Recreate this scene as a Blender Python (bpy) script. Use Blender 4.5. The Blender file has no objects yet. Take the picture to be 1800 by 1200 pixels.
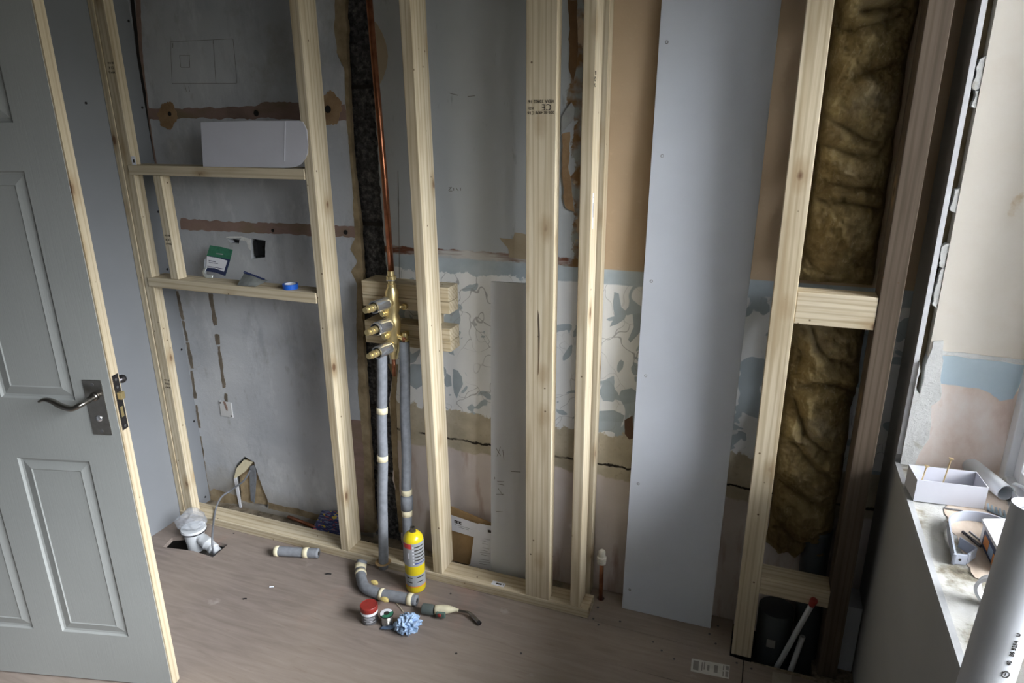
import bpy, bmesh, math, random
from mathutils import Vector, Matrix, noise
random.seed(7)
PI = math.pi
sc = bpy.context.scene
COL = sc.collection
# ------------------------------------------------------------------ camera
CAM_H, YAW, PITCH, ROLL, FPX = 1.70, 20.9, 18.24, -0.42, 1200.0
def cam_axes():
    y, p, r = (math.radians(a) for a in (YAW, PITCH, ROLL))
    fw = Vector((-math.sin(y)*math.cos(p), math.cos(y)*math.cos(p), -math.sin(p)))
    rt = Vector((math.cos(y), math.sin(y), 0)); up = rt.cross(fw)
    return rt*math.cos(r)+up*math.sin(r), up*math.cos(r)-rt*math.sin(r), fw
RT, UP, FW = cam_axes()
CP = Vector((0, 0, CAM_H))
cd = bpy.data.cameras.new('camera'); cd.sensor_width = 36; cd.lens = 36*FPX/1800; cd.clip_start = .05
co = bpy.data.objects.new('camera', cd); COL.objects.link(co)
m = Matrix((RT, UP, -FW)).transposed().to_4x4(); m.translation = CP
co.matrix_world = m; sc.camera = co
def ray(x, y): return (FW*FPX+RT*(x-900)-UP*(y-600)).normalized()
def onz(x, y, z=0): d = ray(x, y); return CP+d*((z-CAM_H)/d.z)
def ony(x, y, Y): d = ray(x, y); return CP+d*(Y/d.y)
def onx(x, y, X): d = ray(x, y); return CP+d*(X/d.x)
# ------------------------------------------------------------------ daylight and exposure
w = bpy.data.worlds.new('overcast sky'); sc.world = w; w.use_nodes = True
nt = w.node_tree; nt.nodes.clear()
tc = nt.nodes.new('ShaderNodeTexCoord'); sp = nt.nodes.new('ShaderNodeSeparateXYZ')
rp = nt.nodes.new('ShaderNodeValToRGB'); bg = nt.nodes.new('ShaderNodeBackground'); ow = nt.nodes.new('ShaderNodeOutputWorld')
mp = nt.nodes.new('ShaderNodeMapRange'); mp.inputs[1].default_value = -1; mp.inputs[2].default_value = 1
nt.links.new(tc.outputs['Generated'], sp.inputs[0]); nt.links.new(sp.outputs[2], mp.inputs[0]); nt.links.new(mp.outputs[0], rp.inputs[0])
e = rp.color_ramp.elements
e[0].position = 0; e[0].color = (.03, .03, .027, 1); e[1].position = 1; e[1].color = (1.3, 1.32, 1.35, 1)
for p_, c_ in ((.49, (.045, .045, .04)), (.53, (.12, .12, .115)), (.58, (.26, .27, .28)), (.66, (.62, .64, .67)), (.80, (1.05, 1.07, 1.10))):
    a = e.new(p_); a.color = (*c_, 1)
nt.links.new(rp.outputs[0], bg.inputs[0]); bg.inputs[1].default_value = 5.0; nt.links.new(bg.outputs[0], ow.inputs[0])
WX, WY0, WY1, WZ0, WZ1 = .632, -.25, 1.98, .80, 2.30      # window: plane X, Y range, Z range
pl = bpy.data.lights.new('window_daylight', 'AREA'); pl.shape = 'RECTANGLE'; pl.size = WZ1-WZ0; pl.size_y = WY1-WY0
pl.cycles.is_portal = True
po = bpy.data.objects.new('window_daylight', pl); COL.objects.link(po)
po.location = (WX+.075, (WY0+WY1)/2, (WZ0+WZ1)/2); po.rotation_euler = (0, math.radians(90), 0)
sc.view_settings.view_transform = 'Standard'; sc.view_settings.look = 'None'; sc.view_settings.gamma = 1
sc.view_settings.exposure = 3.3
sc.cycles.max_bounces = 8; sc.cycles.diffuse_bounces = 6; sc.cycles.use_denoising = True
# ------------------------------------------------------------------ helpers
def link(o): COL.objects.link(o); return o
def empty(name, loc, label=None, cat=None, group=None):
    o = link(bpy.data.objects.new(name, None)); o.location = loc; o.empty_display_size = .05
    return tag(o, label, cat, group)
def tag(o, label=None, cat=None, group=None, kind=None):
    if label: o['label'] = label
    if cat: o['category'] = cat
    if group: o['group'] = group
    if kind: o['kind'] = kind
    return o
def wloc(o):
    v = Vector((0, 0, 0))
    while o is not None: v += Vector(o.location); o = o.parent
    return v
def obj(name, bm, mt, parent=None, loc=None, smooth=False, bevel=0, uvlen=None):
    """bmesh in world coordinates -> one mesh object whose origin is loc (or its own middle)"""
    if bevel: bmesh.ops.bevel(bm, geom=list(bm.edges), offset=bevel, segments=2, affect='EDGES', profile=.5)
    bmesh.ops.recalc_face_normals(bm, faces=bm.faces)
    if loc is None:
        vs = [v.co for v in bm.verts]
        loc = Vector([(min(v[i] for v in vs)+max(v[i] for v in vs))/2 for i in range(3)])
        loc.z = min(v.z for v in vs)
    loc = Vector(loc)
    bmesh.ops.translate(bm, verts=bm.verts, vec=-loc)
    me = bpy.data.meshes.new(name); bm.to_mesh(me); bm.free()
    for q in me.polygons: q.use_smooth = smooth
    for k in (mt if isinstance(mt, (list, tuple)) else [mt]): me.materials.append(k)
    o = link(bpy.data.objects.new(name, me)); o.parent = parent
    o.location = loc-(wloc(parent) if parent else Vector((0, 0, 0)))
    return o
def auto(o, ang=35):
    me = o.data
    for q in me.polygons: q.use_smooth = True
    me.set_sharp_from_angle(angle=math.radians(ang)); return o
def B(): return bmesh.new()
def box(bm, x0, x1, y0, y1, z0, z1):
    v = [bm.verts.new(p) for p in ((x0,y0,z0),(x1,y0,z0),(x1,y1,z0),(x0,y1,z0),(x0,y0,z1),(x1,y0,z1),(x1,y1,z1),(x0,y1,z1))]
    for f in ((0,3,2,1),(4,5,6,7),(0,1,5,4),(1,2,6,5),(2,3,7,6),(3,0,4,7)): bm.faces.new([v[i] for i in f])
    return v
def obox(bm, p, u, v_, w_, a, b, c):
    """box from corner p along unit-ish axes u v w with lengths a b c"""
    p, u, v_, w_ = Vector(p), Vector(u)*a, Vector(v_)*b, Vector(w_)*c
    v = [bm.verts.new(q) for q in (p, p+u, p+u+v_, p+v_, p+w_, p+u+w_, p+u+v_+w_, p+v_+w_)]
    for f in ((0,3,2,1),(4,5,6,7),(0,1,5,4),(1,2,6,5),(2,3,7,6),(3,0,4,7)): bm.faces.new([v[i] for i in f])
def frame_of(d):
    d = Vector(d).normalized(); a = Vector((0,0,1)) if abs(d.z) < .9 else Vector((1,0,0))
    u = d.cross(a).normalized(); return u, d.cross(u).normalized(), d
def lathe(bm, p, d, prof, seg=24, cap=True):
    """prof = [(radius, distance along d)]"""
    u, v, d = frame_of(d); p = Vector(p); rings = []
    for r, t in prof:
        rings.append([bm.verts.new(p+d*t+(u*math.cos(2*PI*k/seg)+v*math.sin(2*PI*k/seg))*max(r, 1e-5)) for k in range(seg)])
    for a, b in zip(rings, rings[1:]):
        for k in range(seg): bm.faces.new((a[k], a[(k+1) % seg], b[(k+1) % seg], b[k]))
    if cap: bm.faces.new(rings[0][::-1]); bm.faces.new(rings[-1])
def smoothpath(pts, n=6):
    pts = [Vector(p) for p in pts]; out = []
    for i in range(len(pts)-1):
        p0 = pts[max(i-1, 0)]; p1 = pts[i]; p2 = pts[i+1]; p3 = pts[min(i+2, len(pts)-1)]
        for k in range(n):
            t = k/n
            out.append(.5*((2*p1)+(p2-p0)*t+(2*p0-5*p1+4*p2-p3)*t*t+(3*p1-p0-3*p2+p3)*t**3))
    return out+[pts[-1]]
def tube(bm, pts, r, seg=12, cap=True, flat=1.0):
    pts = [Vector(p) for p in pts]; rings = []; nrm = None
    rr = r if callable(r) else (lambda t: r)
    for i, p in enumerate(pts):
        d = (pts[min(i+1, len(pts)-1)]-pts[max(i-1, 0)]).normalized()
        if nrm is None: nrm = frame_of(d)[0]
        nrm = (nrm-d*nrm.dot(d)).normalized(); bn = d.cross(nrm); R_ = rr(i/(len(pts)-1))
        rings.append([bm.verts.new(p+(nrm*math.cos(2*PI*k/seg)+bn*flat*math.sin(2*PI*k/seg))*R_) for k in range(seg)])
    for a, b in zip(rings, rings[1:]):
        for k in range(seg): bm.faces.new((a[k], a[(k+1) % seg], b[(k+1) % seg], b[k]))
    if cap: bm.faces.new(rings[0][::-1]); bm.faces.new(rings[-1])
def pipe(bm, p, d, r, ri, L, seg=28):
    """open ended tube with wall thickness"""
    u, v, d = frame_of(d); p = Vector(p)
    R = [[bm.verts.new(p+d*t+(u*math.cos(2*PI*k/seg)+v*math.sin(2*PI*k/seg))*q) for k in range(seg)] for q, t in ((r,0),(r,L),(ri,L),(ri,0))]
    for a, b in zip(R, R[1:]+R[:1]):
        for k in range(seg): bm.faces.new((a[k], a[(k+1) % seg], b[(k+1) % seg], b[k]))
def rough(pts, amp=.004, step=.012, seed=0, closed=True):
    """fractally torn outline"""
    out = []; n = len(pts)
    for i in range(n if closed else n-1):
        a = Vector((pts[i][0], pts[i][1], 0)); b = Vector((pts[(i+1) % n][0], pts[(i+1) % n][1], 0))
        L = (b-a).length; k = max(1, int(L/step)); d = (b-a)/max(L, 1e-6); nn = Vector((-d.y, d.x, 0))
        for j in range(k):
            q = a+(b-a)*j/k
            s = q*22+Vector((seed*3.1, 0, seed)); f = noise.noise(s)+.6*noise.noise(s*2.7)+.4*noise.noise(s*7)
            q = q+nn*amp*f*(1 if j else .4); out.append((q.x, q.y))
    return out
def slab(outer, holes, y0, y1, axis='y'):
    """polygon with holes extruded between two planes; coordinates (X,Z) for axis y, (X,Y) for axis z, (Y,Z) for axis x"""
    cu = bpy.data.curves.new('t', 'CURVE'); cu.dimensions = '2D'; cu.fill_mode = 'BOTH'; cu.extrude = abs(y1-y0)/2
    for pts in [outer]+list(holes):
        s = cu.splines.new('POLY'); s.points.add(len(pts)-1)
        for i, p in enumerate(pts): s.points[i].co = (p[0], p[1], 0, 1)
        s.use_cyclic_u = True
    o = link(bpy.data.objects.new('t', cu)); bpy.context.view_layer.update()
    me = bpy.data.meshes.new_from_object(o.evaluated_get(bpy.context.evaluated_depsgraph_get()))
    bm = B(); bm.from_mesh(me); bpy.data.objects.remove(o); bpy.data.curves.remove(cu); bpy.data.meshes.remove(me)
    mid = (y0+y1)/2
    for v in bm.verts:
        a, b, c = v.co
        v.co = {'y': (a, mid+c, b), 'z': (a, b, mid+c), 'x': (mid+c, a, b)}[axis]
    bmesh.ops.remove_doubles(bm, verts=bm.verts, dist=1e-5)
    return bm
def wp(pts, Y): return [(ony(x, y, Y).x, ony(x, y, Y).z) for x, y in pts]
def text(name, s, size, p, xd, yd, mt, parent, align='LEFT', sx=1.0):
    cu = bpy.data.curves.new('t', 'FONT'); cu.body = s; cu.size = size; cu.align_x = align; cu.align_y = 'CENTER'; cu.extrude = .00025
    o = link(bpy.data.objects.new('t', cu)); bpy.context.view_layer.update()
    me = bpy.data.meshes.new_from_object(o.evaluated_get(bpy.context.evaluated_depsgraph_get()))
    bpy.data.objects.remove(o); bpy.data.curves.remove(cu)
    xd, yd = Vector(xd).normalized(), Vector(yd).normalized(); zd = xd.cross(yd); p = Vector(p)
    bm = B(); bm.from_mesh(me); bpy.data.meshes.remove(me)
    for v in bm.verts: v.co = p+xd*v.co.x*sx+yd*v.co.y+zd*(v.co.z+.0003)
    return obj(name, bm, mt, parent)
# ------------------------------------------------------------------ materials
class NM:
    def __init__(s, name, rough=.8, metal=0, spec=.3, **kw):
        s.m = bpy.data.materials.new(name); s.m.use_nodes = True; s.t = s.m.node_tree
        s.b = s.t.nodes['Principled BSDF']; s.b.inputs['Roughness'].default_value = rough
        s.b.inputs['Metallic'].default_value = metal; s.b.inputs['Specular IOR Level'].default_value = spec
        s.tc = s.n('TexCoord'); s.co = s.tc.outputs['Object']
    def n(s, k, **kw):
        x = s.t.nodes.new('ShaderNode'+k)
        for a, b in kw.items(): setattr(x, a, b)
        return x
    def l(s, a, b): s.t.links.new(a, b)
    def put(s, v, i):
        if isinstance(v, (int, float)): i.default_value = v
        elif isinstance(v, tuple): i.default_value = v if len(v) == 4 or i.type == 'VECTOR' else (*v, 1)
        else: s.l(v, i)
    def shift(s, k=13.0):
        oi = s.n('ObjectInfo'); mu = s.n('Math', operation='MULTIPLY'); s.l(oi.outputs['Random'], mu.inputs[0]); mu.inputs[1].default_value = k
        va = s.n('VectorMath', operation='ADD'); s.l(s.co, va.inputs[0]); s.l(mu.outputs[0], va.inputs[1]); s.co = va.outputs[0]
    def scale(s, v, co=None):
        x = s.n('Mapping'); s.l(co or s.co, x.inputs[0]); x.inputs['Scale'].default_value = v; return x.outputs[0]
    def noise(s, sc=5, det=4, co=None, rough=.55, dist=0, off=0):
        x = s.n('TexNoise'); c = co or s.co
        if off: y = s.n('Mapping'); y.inputs[1].default_value = (off, off*2, off*.7); s.l(c, y.inputs[0]); c = y.outputs[0]
        s.l(c, x.inputs['Vector']); x.inputs['Scale'].default_value = sc; x.inputs['Detail'].default_value = det
        x.inputs['Roughness'].default_value = rough; x.inputs['Distortion'].default_value = dist; return x.outputs['Fac']
    def ramp(s, f, a, b, c0=0.0, c1=1.0):
        x = s.n('MapRange'); x.clamp = True; s.l(f, x.inputs[0]); x.inputs[1].default_value = a; x.inputs[2].default_value = b
        x.inputs[3].default_value = c0; x.inputs[4].default_value = c1; return x.outputs[0]
    def mix(s, f, a, b):
        x = s.n('Mix', data_type='RGBA'); s.put(f, x.inputs[0]); s.put(a, x.inputs[6]); s.put(b, x.inputs[7]); return x.outputs[2]
    def math(s, op, a, b=0.0):
        x = s.n('Math', operation=op); s.put(a, x.inputs[0]); s.put(b, x.inputs[1]); return x.outputs[0]
    def xyz(s):
        x = s.n('SeparateXYZ'); s.l(s.co, x.inputs[0]); return x.outputs
    def col(s, c): s.put(c, s.b.inputs['Base Color']); return s
    def bump(s, f, st=.3, d=.002):
        x = s.n('Bump'); x.inputs['Strength'].default_value = st; x.inputs['Distance'].default_value = d
        s.l(f, x.inputs['Height']); s.l(x.outputs[0], s.b.inputs['Normal']); return s
def plain(name, c, rough=.6, metal=0, spec=.4, var=.12, sc=30, bump=0):
    k = NM(name, rough, metal, spec)
    k.col(k.mix(k.ramp(k.noise(sc, 4), .3, .7), tuple(v*(1-var) for v in c), tuple(min(1, v*(1+var)) for v in c)))
    if bump: k.bump(k.noise(sc*4, 3), bump, .001)
    return k.m
def pine(name, ax, c1=(.53,.45,.31), c2=(.63,.56,.42), ck=(.14,.075,.04)):
    k = NM(name, .7, 0, .25); k.shift()
    s = [14.0, 14.0, 14.0]; s[ax] = .9
    st = [34.0, 34.0, 34.0]; st[ax] = 1.2
    d = k.noise(3, 2, k.scale(tuple(s)))
    wv = k.n('TexWave'); wv.wave_type = 'RINGS'; wv.rings_direction = 'XYZ'[ax]
    c = [16.0, 16.0, 16.0]; c[ax] = .55
    mp_ = k.n('Mapping'); k.l(k.co, mp_.inputs[0]); mp_.inputs['Scale'].default_value = c; mp_.inputs['Location'].default_value = (.7, .9, .8)
    k.l(mp_.outputs[0], wv.inputs['Vector']); wv.inputs['Scale'].default_value = 1.5; wv.inputs['Distortion'].default_value = 7
    wv.inputs['Detail'].default_value = 2; wv.inputs['Detail Scale'].default_value = .8
    f = k.noise(6, 6, k.scale(tuple(st)))
    base = k.mix(k.ramp(d, .3, .7), c1, c2)
    base = k.mix(k.ramp(wv.outputs[0], .55, 1.0, 0, .45), base, tuple(a*b for a, b in zip(c1, (.62,.56,.48))))
    base = k.mix(k.ramp(k.noise(2.2, 3, k.scale(tuple(9.0 if i != ax else .8 for i in range(3))), off=7), .56, .70, 0, .55), base, tuple(a*b for a, b in zip(c1, (.60,.52,.42))))
    base = k.mix(k.ramp(f, .5, .75, 0, .35), base, tuple(a*b for a, b in zip(c1, (.68,.62,.55))))
    sv = [8.0, 8.0, 8.0]; sv[ax] = 4.2
    vo = k.n('TexVoronoi'); vo.feature = 'F1'; vo.inputs['Scale'].default_value = 1.0; vo.inputs['Randomness'].default_value = 1
    k.l(k.scale(tuple(sv)), vo.inputs['Vector'])
    kn = k.math('ADD', vo.outputs['Distance'], k.ramp(k.noise(40, 2), 0, 1, -.03, .03))
    base = k.mix(k.ramp(kn, .11, .24, .5, 0), base, (.30,.20,.10))
    base = k.mix(k.ramp(kn, .05, .095, .9, 0), base, ck)
    vo2 = k.n('TexVoronoi'); vo2.inputs['Scale'].default_value = 17; k.l(k.co, vo2.inputs['Vector'])
    base = k.mix(k.ramp(vo2.outputs['Distance'], .035, .07, .9, 0), base, (.10,.06,.03))
    k.col(base); k.bump(f, .25, .001)
    return k.m
M = {}
M['pineZ'] = pine('sawn pine upright', 2); M['pineX'] = pine('sawn pine lengthwise', 0)
M['darkshadepine'] = pine('brown pine with painted shade', 2, (.095,.072,.052), (.14,.108,.08), (.03,.02,.012))  # brown timber with shade mixed into the colour, for the stud nearest the window
M['endgrain'] = plain('pine end grain', (.62,.46,.27), .8, sc=60)
M['lip'] = pine('pine door lipping', 2, (.46,.39,.27), (.52,.45,.33))
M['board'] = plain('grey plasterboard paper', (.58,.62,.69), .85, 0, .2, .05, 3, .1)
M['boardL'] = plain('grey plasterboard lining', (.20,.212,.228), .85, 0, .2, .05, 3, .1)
M['boardcore'] = plain('gypsum core', (.38,.39,.40), .9, 0, .1, .06, 60, .4)
M['blot'] = plain('grey blue blot', (.38,.44,.48), .85, var=.06)
M['stamp'] = plain('printed black ink', (.05,.045,.04), .8, 0, .1)
M['screw'] = plain('steel screw', (.30,.30,.31), .4, .9)
M['blackscrew'] = plain('black drywall screw', (.03,.03,.03), .5, .5)
M['white'] = plain('white card', (.55,.56,.62), .6, 0, .3, .03, 8)
M['pvc'] = plain('white plastic pipe', (.62,.65,.68), .3, 0, .5, .02, 8)
M['upvc'] = plain('white window plastic', (.80,.82,.85), .3, 0, .5, .03, 8)
M['gasket'] = plain('black rubber gasket', (.02,.02,.02), .6)
M['paper'] = plain('white paper', (.74,.76,.82), .7, 0, .3, .03, 20)
M['foam'] = plain('grey foam pipe lagging', (.215,.23,.255), .75, 0, .2, .16, 45, .35)
M['tapec'] = plain('cream masking tape', (.72,.66,.47), .7, 0, .2, .06, 40)
M['brass'] = plain('cast brass', (.84,.69,.36), .36, .9, .5, .08, 40)
M['chrome'] = plain('chrome', (.72,.74,.78), .22, .9, .5, .02)
M['nickel'] = plain('brushed nickel', (.30,.285,.26), .30, 1, .5, .10, 60)
M['darkmetal'] = plain('dark blued steel', (.10,.095,.10), .35, .9, .5, .2, 50)
M['dark'] = plain('black plastic', (.02,.02,.022), .5)
M['rubber'] = plain('black seal', (.015,.015,.02), .4)
M['yellow'] = plain('yellow enamel', (.66,.53,.015), .25, 0, .6, .03, 10)
M['silver'] = plain('silver grey label', (.33,.35,.37), .5, .1, .4, .04)
M['red'] = plain('red plastic', (.26,.028,.022), .45, 0, .4, .15, 50)
M['redlab'] = plain('red printed panel', (.55,.06,.05), .5)
M['cream'] = plain('cream plastic', (.66,.62,.45), .45, 0, .4, .1, 40)
M['orange'] = plain('orange stripe', (.72,.25,.04), .5)
M['tin'] = plain('grey printed tin', (.12,.12,.125), .45, 0, .4, .5, 90)
M['solder'] = plain('solder wire', (.55,.53,.50), .3, .9, .5, .3, 200)
M['green'] = plain('green card', (.03,.17,.10), .5, 0, .4, .25, 60)
M['navy'] = plain('navy card', (.02,.03,.09), .5, 0, .4, .2, 60)
M['inkblue'] = plain('blue print', (.05,.08,.30), .5, 0, .4, .2, 60)
M['bluetape'] = plain('blue electrical tape', (.015,.10,.48), .35, 0, .4, .05)
M['cable'] = plain('grey cable', (.17,.18,.20), .5)
M['strap'] = plain('grey plastic strap', (.36,.39,.46), .45, 0, .4, .04)
M['soil'] = plain('dark grey soil pipe', (.055,.065,.075), .35, 0, .4, .05)
M['tubwhite'] = plain('white tub', (.80,.82,.86), .35, 0, .4, .03)
M['sachet'] = plain('silver foil', (.50,.53,.52), .35, .5, .5, .25, 35)
M['plastgrey'] = plain('blue grey wall plugs', (.26,.32,.36), .5)
M['goldscrew'] = plain('yellow passivated screw', (.62,.48,.26), .35, .7)
M['white2'] = plain('white plate', (.58,.585,.59), .6, 0, .3, .08, 15)
M['void'] = plain('dark void', (.022,.019,.017), .95)
M['dust'] = plain('dry dust and rubble', (.26,.22,.165), .95, 0, .1, .55, 70, .8)
M['pencil'] = plain('pencil mark', (.16,.15,.13), .9, 0, .1)
def m_copper():
    k = NM('copper pipe', .30, 1, .5); k.shift()
    k.col(k.mix(k.ramp(k.noise(25, 4), .35, .7), (.50,.21,.11), (.26,.10,.06))); k.b.inputs['Roughness'].default_value = .32; return k.m
M['copper'] = m_copper()
def m_plastwall():
    """old white skim with grey smears"""
    k = NM('old white skim plaster', .85, 0, .2)
    x, y, z = k.xyz()
    c = k.mix(k.ramp(k.noise(2.2, 5), .3, .7), (.44,.46,.49), (.59,.61,.635))
    c = k.mix(k.ramp(k.noise(1.3, 5, k.scale((1, 1, 2.6)), off=4), .52, .72, 0, .6), c, (.37,.395,.43))
    c = k.mix(k.ramp(k.noise(3.1, 7, off=21, rough=.7), .56, .70, 0, .55), c, (.33,.315,.28))
    c = k.mix(k.ramp(k.noise(7, 7, k.scale((1, 1, .45)), off=9, rough=.7), .54, .70, 0, .6), c, (.72,.735,.75))
    c = k.mix(k.ramp(k.noise(5, 7, k.scale((1.6, 1, .5)), off=31, rough=.72), .56, .72, 0, .5), c, (.30,.32,.36))
    c = k.mix(k.ramp(k.noise(26, 5, k.scale((1, 1, .5)), off=2), .62, .74, 0, .30), c, (.25,.24,.22))
    lo = k.ramp(k.math('ADD', z, k.ramp(k.noise(3.5, 5, off=6), 0, 1, -.13, .13)), .0, .16, .8, 0)
    c = k.mix(lo, c, (.27,.235,.18))
    k.col(c); k.bump(k.noise(9, 8, rough=.7), .6, .006); return k.m
M['skim'] = m_plastwall()
def m_rightwall():
    k = NM('layered old paint and plaster', .85, 0, .2)
    x, y, z = k.xyz()
    n1 = k.ramp(k.noise(9, 6, off=1, rough=.65), 0, 1, -.05, .05)
    n2 = k.ramp(k.noise(14, 6, off=5, rough=.7), 0, 1, -.055, .055)
    zz = k.math('ADD', z, n2); xx = k.math('ADD', x, k.math('ADD', n1, n1))
    # bottom to top
    pink = k.mix(k.ramp(k.noise(3, 5), .3, .7), (.60,.53,.50), (.76,.70,.68))
    pink = k.mix(k.ramp(k.noise(6, 5, k.scale((3, 1, .6)), off=3), .56, .72, 0, .6), pink, (.34,.17,.12))
    sand = k.mix(k.ramp(k.noise(10, 6), .3, .7), (.40,.355,.265), (.62,.56,.44))
    sand = k.mix(k.ramp(k.noise(60, 3), .58, .7, 0, .5), sand, (.42,.36,.26))
    nl = k.ramp(k.noise(30, 3, off=8), 0, 1, -.012, .012)
    crk = k.math('ABSOLUTE', k.math('SUBTRACT', k.math('ADD', z, nl), .524))
    sand = k.mix(k.math('MULTIPLY', k.ramp(crk, .0025, .006, 1, 0), k.ramp(k.noise(7, 2, off=12), .40, .5)), sand, (.03,.025,.02))
    c = k.mix(k.ramp(k.math('ADD', z, k.math('MULTIPLY', n1, .7)), .472, .480), pink, sand)
    cream = k.mix(k.ramp(k.noise(4, 5, off=7), .3, .7), (.74,.76,.775), (.83,.845,.855))
    blots = k.noise(6.5, 2, off=2.7, dist=1.4)
    cream = k.mix(k.ramp(blots, .575, .585), cream, (.42,.485,.53))
    vo = k.n('TexVoronoi'); vo.feature = 'DISTANCE_TO_EDGE'; vo.inputs['Scale'].default_value = 7.5
    dn = k.n('TexNoise'); k.l(k.co, dn.inputs['Vector']); dn.inputs['Scale'].default_value = 5
    va = k.n('VectorMath', operation='MULTIPLY_ADD'); k.l(dn.outputs['Color'], va.inputs[0]); va.inputs[1].default_value = (.5,.5,.5); k.l(k.co, va.inputs[2])
    k.l(va.outputs[0], vo.inputs['Vector'])
    cream = k.mix(k.math('MULTIPLY', k.ramp(vo.outputs['Distance'], .006, .016, .75, 0), k.ramp(k.noise(3, 2, off=6), .42, .55)), cream, (.34,.35,.37))
    c = k.mix(k.ramp(zz, .640, .645), c, cream)
    blue = k.mix(k.ramp(k.noise(12, 4, off=3), .4, .7), (.41,.48,.53), (.50,.57,.61))
    zb = k.math('ADD', z, k.math('MULTIPLY', n1, k.ramp(x, -.75, -.60, 1.3, .15)))
    c = k.mix(k.ramp(zb, 1.176, 1.180), c, blue)
    grey = k.mix(k.ramp(k.noise(1.6, 4, off=3), .3, .7), (.43,.465,.49), (.50,.53,.55))
    grey = k.mix(k.ramp(k.noise(35, 3, k.scale((1, 1, .3))), .66, .74, 0, .3), grey, (.14,.15,.16))
    org = k.mix(k.ramp(k.noise(2.5, 5, off=5), .3, .7), (.46,.345,.23), (.52,.40,.275))
    org = k.mix(k.ramp(k.noise(50, 3), .6, .75, 0, .25), org, (.66,.50,.34))
    isr = k.ramp(xx, -.60, -.597)
    up = k.mix(isr, grey, org)
    torn = k.math('MULTIPLY', k.ramp(k.math('ABSOLUTE', k.math('SUBTRACT', xx, -.585)), .022, .028, 1, 0), k.ramp(k.noise(9, 4, off=11), .42, .46))
    up = k.mix(torn, up, k.mix(k.ramp(k.noise(20, 3, off=2), .4, .6), (.24,.14,.065), (.33,.345,.33)))
    c = k.mix(k.ramp(z, 1.226, 1.229), c, up)
    strip = k.math('MULTIPLY', k.ramp(k.math('ABSOLUTE', k.math('SUBTRACT', k.math('ADD', z, nl), 1.245)), .011, .015, 1, 0), k.ramp(x, -.62, -.60, 1, 0))
    c = k.mix(strip, c, k.mix(k.ramp(k.noise(12, 4, k.scale((.4, 1, 3)), off=4), .40, .58), (.55,.54,.52), (.17,.075,.045)))
    k.col(c); k.bump(k.noise(12, 8, rough=.7), .4, .004); return k.m
M['layers'] = m_rightwall()
def m_noisy(name, stops, sc, det=6, rough=.9, bump=.5, bd=.004, mapsc=(1,1,1), dist=0, off=0, spec=.2):
    k = NM(name, rough, 0, spec); co_ = k.scale(mapsc); f = k.noise(sc, det, co_, .6, dist, off)
    r = k.n('ValToRGB'); k.l(f, r.inputs[0]); el = r.color_ramp.elements
    el[0].position, el[0].color = stops[0][0], (*stops[0][1], 1); el[1].position, el[1].color = stops[-1][0], (*stops[-1][1], 1)
    for p, c in stops[1:-1]: q = el.new(p); q.color = (*c, 1)
    k.col(r.outputs[0]); k.bump(k.noise(sc*3, 8, rough=.7), bump, bd); return k.m
M['block'] = m_noisy('dark clinker block', [(.3,(.016,.017,.019)),(.5,(.07,.07,.075)),(.62,(.14,.14,.14)),(.8,(.30,.29,.27))], 70, 8, bump=.9, bd=.006)
M['sand'] = m_noisy('torn sandy plaster', [(.3,(.19,.145,.085)),(.6,(.36,.285,.18)),(.8,(.48,.40,.28))], 14, 8)
M['brown'] = m_noisy('bared pink brown plaster', [(.3,(.17,.12,.095)),(.5,(.29,.20,.17)),(.7,(.20,.16,.09)),(.85,(.38,.30,.25))], 7, 6, mapsc=(.5,1,1))
M['brown2'] = m_noisy('bared grey brown plaster', [(.3,(.11,.095,.075)),(.5,(.19,.16,.125)),(.75,(.27,.23,.18))], 14, 6)
M['adhes'] = m_noisy('tan adhesive ring', [(.35,(.27,.17,.09)),(.65,(.38,.26,.15))], 18, 6)
M['beige'] = m_noisy('beige filler', [(.35,(.36,.30,.21)),(.65,(.44,.37,.27))], 6, 4)
M['rubble'] = m_noisy('dusty floorboards and rubble', [(.3,(.10,.085,.06)),(.5,(.24,.20,.15)),(.7,(.33,.29,.22)),(.85,(.42,.39,.33))], 9, 8, bump=.9, mapsc=(2,.7,1))
M['reveal'] = m_noisy('cream reveal paint', [(.25,(.80,.73,.63)),(.5,(.86,.81,.73)),(.68,(.83,.77,.68)),(.76,(.58,.42,.22))], 5, 8, bump=.25)
M['revpink'] = m_noisy('bare pink plaster', [(.32,(.62,.47,.40)),(.48,(.78,.66,.60)),(.62,(.84,.77,.73)),(.72,(.70,.55,.47))], 8, 8, bump=.3, mapsc=(1,1,.6))
M['revblue'] = m_noisy('pale blue paint', [(.3,(.50,.62,.70)),(.7,(.58,.69,.76))], 8, 4, bump=.2)
M['filler'] = m_noisy('white filler', [(.25,(.52,.49,.40)),(.42,(.80,.81,.80)),(.8,(.88,.89,.89))], 20, 8, bump=.9, bd=.006)
M['sill'] = m_noisy('rough plaster spattered sill', [(.28,(.07,.06,.045)),(.38,(.24,.22,.17)),(.48,(.46,.46,.43)),(.8,(.56,.57,.57))], 11, 9, bump=.9, bd=.006)
M['sillwood'] = m_noisy('bare sill timber', [(.3,(.42,.34,.27)),(.6,(.54,.46,.38)),(.8,(.58,.53,.46))], 10, 6, bump=.4, mapsc=(3,.8,1))
M['hall'] = plain('hall wall paint', (.25,.245,.24), .8)
M['cardb'] = m_noisy('brown card and ply', [(.3,(.30,.19,.09)),(.6,(.42,.29,.15)),(.75,(.36,.24,.12))], 9, 5, bump=.2)
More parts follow.
